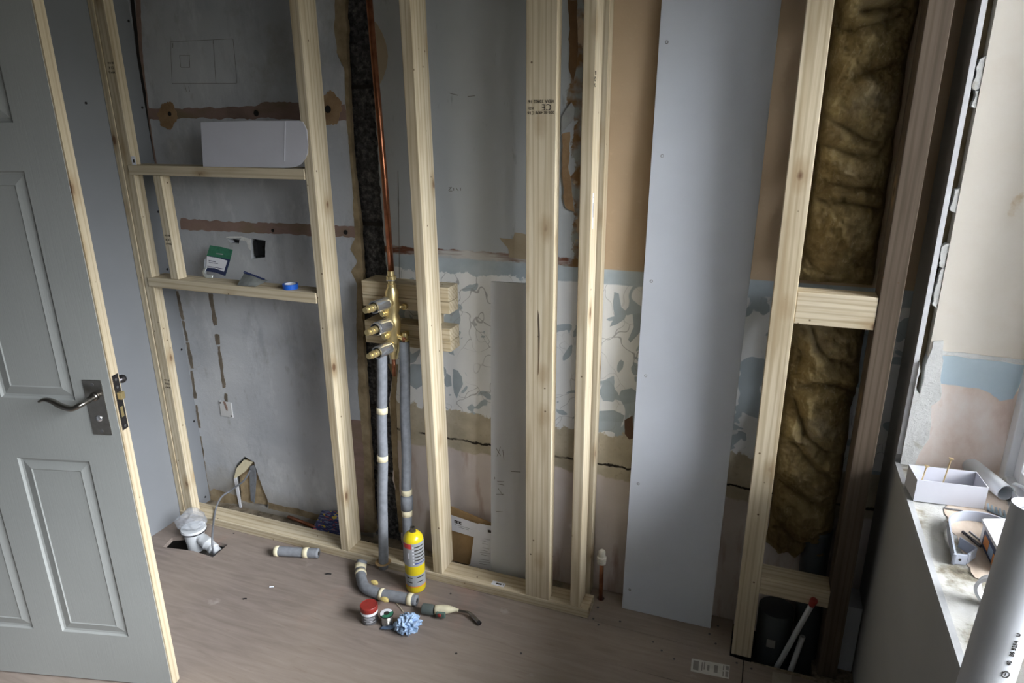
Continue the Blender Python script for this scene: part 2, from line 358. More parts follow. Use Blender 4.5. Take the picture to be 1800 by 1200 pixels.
def m_ply():
    k = NM('plywood flooring', .75, 0, .25)
    g = k.noise(5, 7, k.scale((1.0, 9, 1)), dist=.8)
    c = k.mix(k.ramp(g, .3, .72), (.168,.137,.121), (.252,.212,.191))
    c = k.mix(k.ramp(k.noise(1.3, 4, off=5), .35, .7, 0, .5), c, (.40,.335,.27))
    c = k.mix(k.ramp(k.noise(2.2, 5, off=9), .60, .74, 0, .5), c, (.46,.28,.22))
    c = k.mix(k.ramp(k.noise(30, 5, k.scale((.4, 3, 1)), off=2), .62, .72, 0, .4), c, (.20,.14,.11))
    c = k.mix(k.ramp(k.noise(6, 6, off=14), .66, .76, 0, .5), c, (.58,.54,.50))
    k.col(c); k.bump(k.noise(8, 7, k.scale((1, 12, 1))), .2, .001); return k.m
M['ply'] = m_ply()
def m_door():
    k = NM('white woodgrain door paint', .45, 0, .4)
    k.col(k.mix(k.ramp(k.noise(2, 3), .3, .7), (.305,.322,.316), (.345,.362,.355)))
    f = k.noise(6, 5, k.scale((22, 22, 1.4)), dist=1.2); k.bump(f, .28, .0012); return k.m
M['door'] = m_door()
def m_wool():
    k = NM('yellow glass wool', .95, 0, .05)
    f = k.noise(9, 8, dist=1.5, rough=.65)
    c = k.mix(k.ramp(k.noise(7, 5, off=3), .3, .7), (.21,.15,.06), (.42,.33,.165))
    c = k.mix(k.ramp(k.noise(70, 5, k.scale((1, 1, .35)), dist=2, off=5), .55, .72, 0, .35), c, (.60,.52,.36))
    c = k.mix(k.ramp(f, .35, .60, .75, 0), c, (.14,.09,.04))
    c = k.mix(k.ramp(k.noise(3.5, 4, off=8), .55, .72, 0, .6), c, (.42,.37,.27))
    k.col(c)
    fb = k.noise(90, 8, k.scale((1, 1, .5)), dist=2.5, rough=.85); k.bump(fb, 1.0, .007); return k.m
M['wool'] = m_wool()
def m_film():
    k = NM('clear crumpled polythene', .22, 0, .6); k.col((.50,.54,.60)); k.b.inputs['Alpha'].default_value = .30
    k.bump(k.noise(40, 5, rough=.6), .6, .004); return k.m
M['film'] = m_film()
def m_glass():
    k = NM('window glass'); t = k.t; tr = k.n('BsdfTransparent'); gl = k.n('BsdfGlossy'); gl.inputs['Roughness'].default_value = .02
    fr = k.n('Fresnel'); fr.inputs[0].default_value = 1.5; mx = k.n('MixShader')
    k.l(fr.outputs[0], mx.inputs[0]); k.l(tr.outputs[0], mx.inputs[1]); k.l(gl.outputs[0], mx.inputs[2])
    k.l(mx.outputs[0], t.nodes['Material Output'].inputs[0]); return k.m
M['glass'] = m_glass()
def m_cloth():
    k = NM('blue paper towel', .9, 0, .1)
    c = k.mix(k.ramp(k.noise(45, 4), .3, .7), (.30,.44,.66), (.48,.62,.82))
    c = k.mix(k.ramp(k.noise(40, 3, off=4), .60, .64, 0, .6), c, (.06,.14,.25)); k.col(c); k.bump(k.noise(120, 3), .3, .001); return k.m
M['cloth'] = m_cloth()
def m_mag():
    k = NM('blue printed sheet', .35, 0, .5)
    c = k.mix(k.ramp(k.noise(150, 3, k.scale((.2, 1, 1))), .55, .60), (.012,.018,.11), (.16,.19,.36))
    c = k.mix(k.ramp(k.noise(120, 3, k.scale((.25, 1, 1)), off=3), .60, .64), c, (.50,.06,.05))
    c = k.mix(k.ramp(k.noise(40, 2, k.scale((.6, 1, 1)), off=6), .62, .64), c, (.60,.45,.05)); k.col(c); return k.m
M['mag'] = m_mag()
# ------------------------------------------------------------------ room shell
XL, XR, YB, YF, YR = -2.35, .39, 2.14, 1.965, 1.98
ZS = .775
def struct(name, bm, mt, parent=None, **kw):
    o = obj(name, bm, mt, parent, loc=(0, 0, 0), **kw)
    if parent is None: o['kind'] = 'structure'
    return o
# floor: a dark sub floor with ply sheets, a trap hole and the open void around the soil pipe
hole = [(onz(x, y).x, onz(x, y).y) for x, y in ((286, 961), (303, 944), (347, 941), (400, 957), (374, 979), (340, 968))]
b = B(); box(b, XL-.2, XR+.4, -.9, 2.40, -.34, -.30); box(b, XL-.2, XL-.1, -.9, 2.4, -.30, -.061); box(b, XR+.3, XR+.4, -.9, 2.4, -.30, -.051); box(b, XL-.1, XR+.3, -.9, -.8, -.30, -.051); box(b, XL-.1, XR+.3, 2.35, 2.4, -.30, -.051)
FL = struct('floor', b, M['void'])
def circ(cx, cy, r, n=16): return [(cx+r*math.cos(2*PI*i/n), cy+r*math.sin(2*PI*i/n)) for i in range(n)]
cs = onz(1056, 1051)
wedge = [(-.55, 1.7850), (.0585, 1.7835), (.0585, 1.7865)]
outer = [(XL, -.7), (.060, -.7), (.060, 1.7830), (-.55, 1.7848), (.060, 1.7865), (.060, 1.948), (.018, 1.9555), (-.492, 1.9575), (-.500, 2.06), (XL, 2.06)]
struct('plywood_sheet', slab(outer, [hole], -.018, 0, 'z'), M['ply'], FL)
struct('plywood_sheet', slab([(-.488, 1.9595), (.0166, 1.9578), (.0166, 2.135), (-.497, 2.135)], [circ(cs.x, cs.y, .014)], -.018, -.0005, 'z'), M['ply'], FL)
struct('plywood_sheet', slab([(.0625, -.7), (XR, -.7), (XR, 1.925), (.0625, 1.950)], [], -.018, 0, 'z'), M['ply'], FL)
b = slab(rough([(XL, 2.062), (-.502, 2.062), (-.502, 2.162), (XL, 2.162)], .001), [], -.05, -.012, 'z')
struct('rubble_strip', b, M['rubble'], FL)
b = B(); box(b, -.5, .085, 2.1365, 2.16, -.05, -.02); box(b, .27, .39, 1.93, 2.16, -.05, -.004); box(b, .085, .39, 1.925, 1.955, -.12, -.002)
struct('joist', b, M['dust'], FL)
# grey strips of dusty boarding seen between the frame and the wall
for i in range(7):
    x0 = XL+.02+i*.125
    b = B(); box(b, x0, x0+.118, 2.064, 2.10+.02*random.random(), -.012, -.006+.002*random.random()); struct('old_floorboard', b, M['rubble'], FL, bevel=.001)
# ceiling, side and rear walls
b = B(); box(b, XL-.2, XR+.4, -.9, 2.4, 2.40, 2.50); struct('ceiling', b, plain('ceiling paint', (.16,.155,.138), .9))
b = B(); box(b, XL-.1, XR+.4, -.80, -.70, -.05, 2.40); struct('wall_rear', b, plain('rear wall paint', (.15,.145,.13), .9))
DY0, DY1 = .235, 1.035
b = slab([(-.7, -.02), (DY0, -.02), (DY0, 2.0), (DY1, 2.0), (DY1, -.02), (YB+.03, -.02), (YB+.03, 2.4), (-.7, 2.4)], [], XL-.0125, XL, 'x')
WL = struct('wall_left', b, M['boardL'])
def dot(bm, p, n, r=.0035, h=.0008, seg=10): lathe(bm, Vector(p)-Vector(n)*.001, n, [(r, 0), (r, .001+h)], seg)
for x, y in ((151, 181), (226, 37), (250, 189), (278, 372), (319, 614), (341, 740), (361, 873), (294, 473)):
    p = onx(x, y, XL)
    if p.y < YB-.01: b = B(); dot(b, p, (1, 0, 0), .005); struct('drywall_screw', b, M['blackscrew'], WL)
b = B(); box(b, XL-1.2, XL-.02, -.4, -.3, -.02, 2.4); box(b, XL-1.3, XL-1.2, -.4, 1.8, -.02, 2.4); box(b, XL-1.2, XL-.02, 1.7, 1.8, -.02, 2.4)
box(b, XL-1.3, XL-.02, -.4, 1.8, -.06, -.02); box(b, XL-1.3, XL-.02, -.4, 1.8, 2.4, 2.46); struct('wall_hall', b, M['hall'])
b = B(); box(b, XL-.11, XL-.0126, DY0-.03, DY0, 0, 2.03); box(b, XL-.11, XL-.0126, DY1, DY1+.03, 0, 2.03); box(b, XL-.11, XL-.0126, DY0, DY1, 2.0, 2.03)
struct('trim_1', b, M['pineZ'])
# rear wall: block core, then two thick skims of plaster with a chase hacked between them
b = B(); box(b, XL-.1, XR+.3, YB+.025, YB+.20, -.3, 2.4)
# mortar joints of the block core: dark gaps seen in the chase
WB = struct('wall_back', b, M['block'])
for z in (.30, .60, .90, 1.33, 1.80):
    b = B(); box(b, -1.5, -1.25, YB+.016, YB+.026, z-.006, z+.006); struct('mortar_joint', b, M['void'], WB)
socket = wp([(440, 419), (467, 423), (466, 452), (442, 455)], YB)
slot = wp([(399, 418), (421, 421), (420, 428), (405, 427)], YB)
base_hole = wp([(418, 884), (412, 838), (416, 815), (430, 802), (447, 812), (456, 842), (471, 880), (470, 892)], YB)
base_hole[0] = (base_hole[0][0], .012); base_hole[-1] = (base_hole[-1][0], .012)
ledge = wp([(590, 0), (589, 60), (594, 100), (606, 125), (608, 170), (609, 210), (618, 300), (624, 380), (625, 430), (618, 440), (628, 462), (618, 480), (632, 500), (630, 560), (636, 610), (640, 700), (648, 800), (650, 860), (655, 930)], YB)
ri = rough(ledge, .006, .012, 3, closed=False)
zt = 2.4
out_l = [(XL-.01, -.03), (XL-.01, zt), (ledge[0][0], zt)]+ri+[(ledge[-1][0], ledge[-1][1]), (ledge[-1][0], -.03)]
b = slab(out_l, [rough(socket, .002, .01, 1), rough(slot, .002, .008, 2), rough(base_hole, .003, .012, 4)], YB, YB+.0255)
struct('plaster_skim', b, M['skim'], WB)
redge = wp([(652, 0), (655, 60), (660, 200), (666, 300), (672, 380), (676, 440), (680, 470), (676, 500), (680, 560), (684, 620), (690, 660), (684, 700), (692, 780), (690, 840), (702, 900), (706, 950)], YB)
ri = rough(redge, .005, .012, 8, closed=False)
XV = .30
out_r = [(redge[0][0], zt)]+ri+[(redge[-1][0], -.03), (XV+.13, -.03), (XV+.13, zt)]
b = slab(out_r, [], YB, YB+.0255)
struct('plaster_skim', b, M['layers'], WB)
# sandy scratch coat exposed at both lips of the chase, thinner than the skim
def patch(name, px, mt, seed=0, amp=.004, y0=None, t=.0012, Y=None, step=.012):
    Y = YB if Y is None else Y
    y0 = Y-.0008 if y0 is None else y0
    return struct(name, slab(rough(wp(px, Y), amp, step, seed), [], y0, y0+t), mt, WB)
patch('scratch_coat', [(589, -5), (607, -5), (609, 60), (612, 120), (615, 200), (622, 300), (634, 400), (637, 470), (640, 500), (636, 510), (640, 620), (646, 700), (652, 800), (660, 935), (640, 935), (640, 800), (630, 690), (626, 560), (628, 500), (618, 478), (628, 460), (616, 438), (624, 420), (620, 330), (610, 220), (605, 120), (592, 92), (588, 40)], M['sand'], 5, .004, YB-.0012, .018)
patch('scratch_coat', [(682, 640), (690, 660), (686, 700), (690, 800), (698, 900), (702, 935), (712, 935), (706, 900), (700, 820), (696, 700), (700, 640)], M['sand'], 6, .003, YB-.0012, .018)
# left bay marks
patch('stripped_band', [(262, 190), (290, 192), (420, 188), (470, 180), (500, 178), (606, 183), (610, 212), (560, 210), (430, 208), (262, 210)], M['brown'], 11, .007)
patch('stripped_band', [(318, 384), (420, 390), (550, 394), (622, 398), (628, 418), (550, 414), (420, 408), (318, 403)], M['brown'], 12, .007)
def ringpx(cx, cy, rx, ry, n=44, s=0): return [(cx+rx*math.cos(2*PI*i/n)*(1+.10*math.sin(i*.9+s)+.05*math.sin(i*2.3)), cy+ry*math.sin(2*PI*i/n)*(1+.07*math.cos(i*.7+s)+.04*math.sin(i*2.9))) for i in range(n)]
patch('adhesive_ring', ringpx(295, 203, 16, 24), M['adhes'], 13, .003, YB-.0020)
patch('adhesive_ring', ringpx(581, 191, 19, 30, s=2), M['adhes'], 14, .003, YB-.0020)
for cx, cy, r in ((299, 200, 4), (577, 192, 6), (451, 199, 5), (480, 405, 3), (608, 408, 4)):
    b = B(); q = ony(cx, cy, YB); lathe(b, q+Vector((0, .002, 0)), (0, -1, 0), [(.0022*r, 0), (.0022*r, .0048)], 9); struct('drill_hole', b, M['void'], WB)
patch('beige_filler', [(654, 34), (663, 42), (672, 58), (679, 78), (682, 98), (680, 118), (673, 138), (664, 154), (657, 168), (657, 120)], M['beige'], 15, .002)
patch('corner_strip', [(238, -5), (247, -5), (249, 60), (252, 110), (258, 160), (266, 230), (276, 290), (271, 290), (262, 230), (252, 150), (241, 60)], M['brown'], 16, .002)
patch('corner_gap', [(229, -5), (236, -5), (246, 100), (256, 160), (262, 215), (272, 285), (267, 285), (258, 215), (243, 110)], M['void'], 17, .0015, YB-.0022)
for i, (pa) in enumerate([[(307,510),(314,511),(324,562),(319,560)], [(320,564),(324,564),(331,600),(328,600)], [(327,602),(333,602),(341,648),(335,648)], [(335,652),(339,651),(346,700),(341,700)], [(344,712),(347,712),(353,752),(348,752)], [(351,766),(354,766),(366,850),(371,872),(364,870),(359,840)]]):
    patch('cable_chase', pa, M['brown2'], 20+i, .0045, YB-.001, step=.006)
for i, (pa) in enumerate([[(366,515),(374,516),(382,572),(376,573)], [(378,588),(385,588),(387,605),(381,606)], [(382,608),(387,607),(397,680),(392,682),(386,640)], [(395,691),(399,692),(402,716),(396,719)]]):
    patch('cable_chase', pa, M['brown2'], 30+i, .0050, YB-.001, step=.006)
patch('damp_edge', [(366, 868), (376, 858), (400, 866), (418, 872), (418, 886), (400, 884), (372, 880)], M['sand'], 41, .003)
patch('damp_edge', [(471, 882), (500, 890), (520, 893), (560, 904), (592, 905), (594, 922), (560, 915), (500, 899), (472, 894)], M['sand'], 42, .003)
patch('hacked_edge', [(398, 416), (424, 415), (441, 420), (441, 440), (437, 436), (433, 424), (422, 422), (424, 418), (398, 418.5)], M['filler'], 43, .0015, step=.006)
patch('bare_patch', [(606, 735), (640, 740), (652, 860), (655, 935), (625, 935), (612, 830)], M['brown'], 44, .004)
# right wall marks that have a place of their own
patch('cream_flake', [(878, 418), (900, 420), (905, 408), (925, 412), (930, 456), (895, 452), (893, 436)], M['beige'], 45, .003)
patch('blue_flake', [(722, 640), (742, 640), (744, 676), (732, 684), (716, 672)], M['blot'], 46, .003)
for i, pa in enumerate([[(796,648),(805,651),(812,662),(814,675),(803,700),(798,690),(796,670)], [(785,655),(793,661),(794,678),(785,680),(780,670)], [(1070,668),(1078,676),(1084,695),(1078,706),(1060,704),(1054,690),(1060,672)], [(1092,686),(1110,682),(1122,690),(1120,706),(1096,710),(1088,698)], [(1080,513),(1088,516),(1092,540),(1102,548),(1098,560),(1084,570),(1072,574),(1080,556),(1078,530)], [(1112,552),(1128,550),(1128,580),(1108,602),(1104,596),(1114,575)], [(1050,722),(1080,721),(1098,730),(1095,742),(1075,740),(1052,740)]]):
    patch('blue_blot', pa, M['blot'], 50+i, .002)
patch('torn_paper', [(988, 235), (1002, 232), (1000, 300), (1008, 352), (1010, 372), (996, 366), (990, 345)], M['adhes'], 60, .004, YB-.004, .004)
patch('torn_paper', [(988, 205), (1005, 180), (1010, 190), (1006, 214), (994, 226), (986, 240)], plain('torn grey paper', (.34,.35,.34), .8), 61, .004, YB-.005, .003)
patch('dark_scorch', [(998, 0), (1014, 0), (1016, 90), (1008, 150), (1000, 120), (1001, 60)], plain('scorched brown', (.16,.09,.04), .9), 62, .004)
patch('brown_stain', [(1098, 738), (1112, 730), (1114, 770), (1106, 772), (1098, 762)], plain('dark brown stain', (.13,.075,.05), .9), 63, .003)
# pencil marks
def line(bm, a, b_, Y=YB, w=.0012):
    p, q = ony(*a, Y), ony(*b_, Y); d = (q-p).normalized(); obox(bm, p-Vector((0, .0006, 0)), d, Vector((d.z, 0, -d.x)), (0, 1, 0), (q-p).length, w, .0008)
b = B()
for a_, c_ in (((300,73),(408,68)),((300,73),(303,148)),((303,146),(416,146)),((410,68),(417,146)),((375,70),(380,146)),((316,97),(334,97)),((316,97),(318,118)),((318,118),(334,118)),((333,97),(334,118)),((304,76),(304,84)),((375,70),(375,77)),((326,152),(328,161)),((332,152),(334,161))): line(b, a_, c_)
struct('pencil_marks', b, M['pencil'], WB)
b = B()
for a_, c_ in (((700,300),(703,500)),((790,163),(805,167)),((822,169),(835,168)),((789,329),(794,329)),((794,329),(789,335)),((789,335),(795,335)),((798,330),(798,335)),((802,330),(806,335)),((810,330),(810,335))): line(b, a_, c_, w=.0018)
struct('pencil_marks', b, M['pencil'], WB)
# right wall: plasterboard lining with its raw edge, reveal and window
WYL = -.7
b = slab([(WYL, -.02), (YB, -.02), (YB, 2.4), (YR+.002, 2.4), (YR, 2.31)]+[(YR-.0015*random.random(), 2.31-i*.05) for i in range(1, 30)]+[(YR, ZS-.002), (WY0-.03, ZS-.002), (WY0-.03, 2.31), (YR, 2.315), (YR, 2.4), (WYL, 2.4)], [], XR, XR+.0125, 'x')
WR = struct('wall_right', b, plain('window side lining', (.35,.355,.355), .85, 0, .2, .05, 3, .1))
b = B(); box(b, XR+.0004, XR+.0122, YR-.0025, YR+.001, .80, 2.30); struct('board_edge', b, plain('white raw board edge', (.80,.81,.84), .9, 0, .1, .06, 60, .4), WR)
b = B(); box(b, XR-.0004, XR+.0124, WY0-.02, YR-.001, ZS-.014, ZS+.001); struct('board_edge', b, M['boardcore'], WR)
# masonry with the window opening, behind the lining
b = B()
X1 = WX+.06
box(b, XR+.030, X1, YR, YB+.2, -.05, 2.4); box(b, XR+.030, X1+.06, -.9, WY0-.03, -.05, 2.4)
box(b, XR+.030, X1+.06, WY0-.03, YR, -.05, ZS-.03); box(b, XR+.030, X1+.06, WY0-.03, YR, WZ1+.01, 2.4)
struct('wall_outer', b, M['reveal'])
b = B(); box(b, X1, X1+.06, YR, YB+.3, -.05, 2.4); box(b, XR+.0125, X1, YR+.03, YR+.05, -.05, 2.4); box(b, XR+.0125, XR+.03, WYL, WY0-.03, -.05, 2.4); box(b, XR+.0125, XR+.03, WY0-.03, YR, WZ1+.02, 2.4)
struct('wall_core', b, M['sand'])
RV = struct('wall_reveal', (lambda q: (box(q, XR+.0300, WX+.01, YR-.006, YR+.002, ZS-.01, WZ1+.01), q)[1])(B()), M['reveal'])
def rpatch(name, px, mt, seed=0, amp=.003, t=.0012, off=.0): return struct(name, slab(rough(wp(px, YR-.006), amp, .01, seed), [], YR-.0068-off-t+.0010, YR-.0060-off), mt, RV)
rpatch('pink_plaster', [(1655, 660), (1800, 690), (1762, 836), (1600, 812), (1640, 700)], M['revpink'], 70, .004)
rpatch('blue_band', [(1656, 624), (1720, 629), (1800, 641), (1795, 668), (1780, 700), (1757, 704), (1740, 690), (1720, 682), (1690, 679), (1652, 673)], M['revblue'], 71, .003, off=.001)
rpatch('white_line', [(1655, 615), (1800, 632), (1800, 640), (1720, 630), (1655, 623)], M['filler'], 72, .002, off=.002)
# white filler closing the lower part of the gap between lining and reveal
q = wp([(1640, 600), (1658, 598), (1656, 640), (1652, 700), (1636, 712), (1636, 745), (1628, 775), (1612, 800), (1608, 812), (1572, 806)], YR-.008)
xe = XR+.0122
fil = [(xe, 1.075)]+rough([(xe+.002, 1.06), (xe+.006, .995), (xe+.014, .985), (xe+.016, 1.05)]+q[:8], .004, .01, 5, closed=False)+[(q[8][0], ZS), (xe, ZS)]
b = slab(fil, [], YR-.0125, YR+.03); struct('filler', b, M['filler'], RV)
for k, (z, hh, wd) in enumerate(((1.985, .030, .010), (1.79, .035, .012), (1.735, .02, .008), (1.50, .028, .010), (1.36, .03, .011), (1.28, .05, .009))):
    xm = XR+.0275-wd
    struct('filler_lump', slab(rough([(xm, z-hh), (XR+.0298, z-hh*1.2), (XR+.0298, z+hh), (xm+.002, z+hh*.8)], .005, .005, k+3), [], YR-.004, YR+.02), M['filler'], RV)
# window sill
q0 = [(XR-.002, WY0-.02), (WX+.03, WY0-.02), (WX+.03, YR-.002), (XR-.001, YR-.002)]
b = B(); gx, gy = 44, 150; vs = {}
for i in range(gx+1):
    for j in range(gy+1):
        x_ = XR+.011+(WX+.03-XR-.011)*i/gx; y_ = WY0-.02+(YR-.008-WY0+.02)*j/gy
        h = .0022*noise.noise(Vector((x_*30, y_*30, 1)))+.0015*noise.noise(Vector((x_*90, y_*90, 2)))
        vs[i, j] = b.verts.new((x_, y_, ZS-.001+h))
for i in range(gx):
    for j in range(gy): b.faces.new((vs[i, j], vs[i+1, j], vs[i+1, j+1], vs[i, j+1]))
TS = struct('trim_2', b, M['sill'], smooth=True)
b = slab(rough([(XR+.085, 1.47), (WX-.01, 1.42), (WX-.01, 1.93), (XR+.12, 1.90), (XR+.075, 1.72)], .008, .015, 9), [], ZS-.0015, ZS+.0012, 'z')
struct('bare_timber', b, M['sillwood'], TS)
# window frame, sash and pane
WI = struct('window_1', (lambda q: (box(q, WX, WX+.06, WY0, WY0+.05, ZS+.002, WZ1), box(q, WX, WX+.06, WY1-.052, WY1-.010, ZS+.002, WZ1), box(q, WX, WX+.06, WY0+.05, WY1-.052, ZS+.002, ZS+.030), box(q, WX, WX+.06, WY0+.05, WY1-.052, WZ1-.045, WZ1), q)[-1])(B()), M['upvc'], bevel=.003)
yy = (WY0+WY1)/2
for a_, c_ in ((WY0+.052, .48), (.486, 1.20), (1.206, WY1-.054)):
    z0, z1 = ZS+.033, WZ1-.048
    b = B(); x0, x1 = WX+.018, WX+.058
    box(b, x0, x1, a_, a_+.045, z0, z1); box(b, x0, x1, c_-.045, c_, z0, z1); box(b, x0, x1, a_+.045, c_-.045, z0, z0+.034); box(b, x0, x1, a_+.045, c_-.045, z1-.045, z1)
    s_ = struct('window_sash', b, M['upvc'], WI, bevel=.002)
    b = B(); g0, g1 = WX+.034, WX+.040
    box(b, g0, g1, a_+.042, c_-.042, z0+.031, z1-.042); struct('pane', b, M['glass'], s_)
    b = B()
    for r_ in ((a_+.045, a_+.049, z0+.034, z1-.045), (c_-.049, c_-.045, z0+.034, z1-.045), (a_+.049, c_-.049, z0+.034, z0+.038), (a_+.049, c_-.049, z1-.049, z1-.045)): box(b, WX+.030, WX+.0335, *r_)
    struct('gasket', b, M['gasket'], s_)
# ------------------------------------------------------------------ the open door (six panelled leaf)
P0 = Vector((-1.613, 1.206, .006)); DD = Vector((-.970, -.244, 0)).normalized(); DN = Vector((DD.y, -DD.x, 0)); # DN points away from camera side
if DN.y < 0: DN = -DN
DW, DHt, DT = .755, 1.981, .034
def dp(u, z, d=0): return P0+DD*u+Vector((0, 0, z-.006))+DN*d
cols = [(.112, .334), (.432, .652)]; rows = [(.186, .790), (.975, 1.582), (1.694, 1.860)]
b = B()
def face_with_panels(bm, d0, sgn):
    us = sorted({0.0, DW}|{c for p in cols for c in p}); zs = sorted({.006, DHt}|{c for p in rows for c in p})
    for i in range(len(us)-1):
        for j in range(len(zs)-1):
            u0, u1, z0, z1 = us[i], us[i+1], zs[j], zs[j+1]
            if (u0, u1) in cols and (z0, z1) in rows:
                prev = None
                for ins, dep in ((0, 0), (.004, .006), (.010, .0075), (.034, .0015), (.037, .0035), (.042, .0035), (.043, .0035)):
                    r_ = [bm.verts.new(dp(u, z, d0+sgn*dep)) for u, z in ((u0+ins, z0+ins), (u1-ins, z0+ins), (u1-ins, z1-ins), (u0+ins, z1-ins))]
                    if prev:
                        for k in range(4): bm.faces.new((prev[k], prev[(k+1) % 4], r_[(k+1) % 4], r_[k]))
                    prev = r_
                bm.faces.new(prev)
            else: bm.faces.new([bm.verts.new(dp(u, z, d0)) for u, z in ((u0, z0), (u1, z0), (u1, z1), (u0, z1))])
face_with_panels(b, 0, 1); face_with_panels(b, DT, -1)
for (ua, za, ub, zb) in ((DW, .006, DW, DHt), (0, .006, DW, .006), (0, DHt, DW, DHt), (0, .006, 0, DHt)):
    b.faces.new([b.verts.new(p) for p in (dp(ua, za), dp(ub, zb), dp(ub, zb, DT), dp(ua, za, DT))])
bmesh.ops.remove_doubles(b, verts=b.verts, dist=1e-5)
DO = struct('door_1', b, M['door'])
b = B(); obox(b, dp(-.0045, .006, .0012), DD, DN, (0, 0, 1), .0045, DT-.0024, DHt-.006); struct('edge_lipping', b, M['lip'], DO)
PLT = (.024, .078, .876, 1.038)
b = B(); obox(b, dp(PLT[0], PLT[2], -.003), DD, DN, (0, 0, 1), PLT[1]-PLT[0], .003, PLT[3]-PLT[2]); plate = struct('handle_plate', b, M['nickel'], DO, bevel=.001)
for z in (1.025, .888): b = B(); dot(b, dp(.051, z, -.003), -DN, .0045, .001, 12); struct('screw', b, M['screw'], plate)
b = B(); lathe(b, dp(.051, .926, -.003), -DN, [(.010, 0), (.010, .002), (.006, .004)], 20); struct('thumb_turn', b, M['chrome'], plate, smooth=True)
lv = smoothpath([dp(.051, .990, -.002), dp(.051, .990, -.030), dp(.056, .987, -.052), dp(.075, .979, -.060), (dp(.105, .984, -.058)), dp(.135, .995, -.053), dp(.158, .997, -.050), dp(.176, .990, -.049)], 6)
b = B(); tube(b, lv, lambda t: .0095 if t < .35 else .0085-.004*max(0, (t-.6)/.4), 14, flat=.8); struct('door_handle', b, M['nickel'], DO, smooth=True)
b = B(); lathe(b, dp(.051, .990, -.003), -DN, [(.012, 0), (.012, .004), (.010, .008)], 20); struct('handle_rose', b, M['nickel'], plate, smooth=True)
b = B(); obox(b, dp(-.0056, .888, .006), DD, DN, (0, 0, 1), .0015, .023, .160); fore = struct('latch_plate', b, M['darkmetal'], DO)
b = B(); obox(b, dp(-.018, .978, .010), DD, DN, (0, 0, 1), .0125, .015, .020); struct('latch_bolt', b, M['brass'], fore, bevel=.001)
b = B(); obox(b, dp(-.0062, .925, .012), DD, DN, (0, 0, 1), .0008, .010, .030); struct('deadbolt', b, M['brass'], fore)
for z in (1.034, 1.012, .898): b = B(); dot(b, dp(-.0056, z, .0175), -DD, .004, .001); struct('screw', b, M['screw'], fore)
b = B(); lathe(b, dp(.004, 1.022, DT), DN, [(.009, 0), (.009, .010), (.012, .016), (.011, .024)], 18); struct('turn_knob', b, M['darkmetal'], DO, smooth=True)
b = B(); lathe(b, dp(.051, .990, DT), DN, [(.010, 0), (.009, .04)], 16); tube(b, [dp(.051, .990, DT+.045), dp(.10, .985, DT+.05), dp(.17, .992, DT+.046)], .008, 12); struct('door_handle', b, M['nickel'], DO, smooth=True)
# ------------------------------------------------------------------ timber frames
def timber(name, parent, x0, x1, y0, y1, z0, z1, vertical=True, lean=(0, 0)):
    b = B(); v = box(b, x0, x1, y0, y1, z0, z1)
    for k in v[4:]: k.co.x += lean[0]; k.co.y += lean[1]
    return obj(name, b, M['pineZ' if vertical else 'pineX'], parent, bevel=.0022)
FR = empty('stud_frame', (-1.40, YF+.045, 0), 'long pale pine stud frame with two shelf noggins on a floor plate', 'timber frame')
D9 = .089; TP = 2.40; PT = .036
plate1 = timber('sole_plate', FR, XL+.001, -.468, YF-.004, YF+D9-.006, 0, PT, False)
s1b = timber('stud', FR, XL+.001, XL+.030, YF-.002, YF+.060, PT, TP)
s1 = timber('stud', FR, XL+.032, -2.272, YF, YF+.040, PT, TP)
s2 = timber('stud', FR, -1.498, -1.462, YF-.002, YF+D9, PT, TP, lean=(.010, 0))
s3 = timber('stud', FR, -1.081, -1.043, YF-.002, YF+.098, PT, TP, lean=(-.022, 0))
s4 = timber('stud', FR, -.705, -.613, YF-.002, YF+.040, PT, TP, lean=(.005, 0))
s5 = timber('stud', FR, -.536, -.500, YF, YF+.078, PT, TP)
s6 = timber('wall_batten', FR, -.527, -.494, 2.092, YB-.001, -.012, TP)
n1 = timber('shelf_noggin', FR, -2.292, -1.494, YF-.004, YF+D9-.01, 1.501, 1.537, False)
n2 = timber('shelf_noggin', FR, -2.292, -1.496, YF-.006, YF+D9-.01, 1.068, 1.106, False)
s7 = timber('short_stud', FR, -2.174, -2.136, YF-.0, YF+.044, 1.107, 1.500, lean=(-.006, 0))
for z0, z1 in ((1.045, 1.140), (.905, .990)):
    b = B(); hz = (z0+z1)/2-.004
    box(b, -1.372, -1.022, 2.066, YB+.024, z0, hz-.0006); box(b, -1.371, -1.0225, 2.065, YB+.024, hz+.0006, z1)
    obj('backing_block', b, M['pineX'], FR, bevel=.0015)
b = B(); box(b, -1.119, -1.0815, 2.068, YB+.020, .9905, 1.0445); obj('backing_packer', b, M['pineZ'], FR, bevel=.001)
# ink stamps on the studs, set upside down
def stampblock(parent, x, y, z, rows_, size, up=-1, face='y', k=1.0):
    xd, yd = ((-1, 0, 0), (0, 0, -1)) if up < 0 else ((1, 0, 0), (0, 0, 1))
    if face == 'x': xd, yd = ((0, -1, 0), (0, 0, -1)) if up < 0 else ((0, 1, 0), (0, 0, 1))
    for (s_, dx, dz, sz) in rows_:
        off = Vector(xd)*dx+Vector(yd)*dz
        p = Vector((x, y, z))+off
        text('ink_stamp', s_, size*sz, p, xd, yd, M['stamp'], parent)
q = ony(975, 180, YF-.002)
stampblock(s4, q.x-.001, YF-.0022, ony(950, 178, YF).z, [('VIDA T', 0, 0, 1), ('0402', .038, 0, 1), ('16', .066, 0, 1), ('CE', .008, .0155, 2.0), ('205-BS 4978', 0, .030, .9), ('C16', .060, .031, 1), ('KD', .062, .018, .9)], .0122)
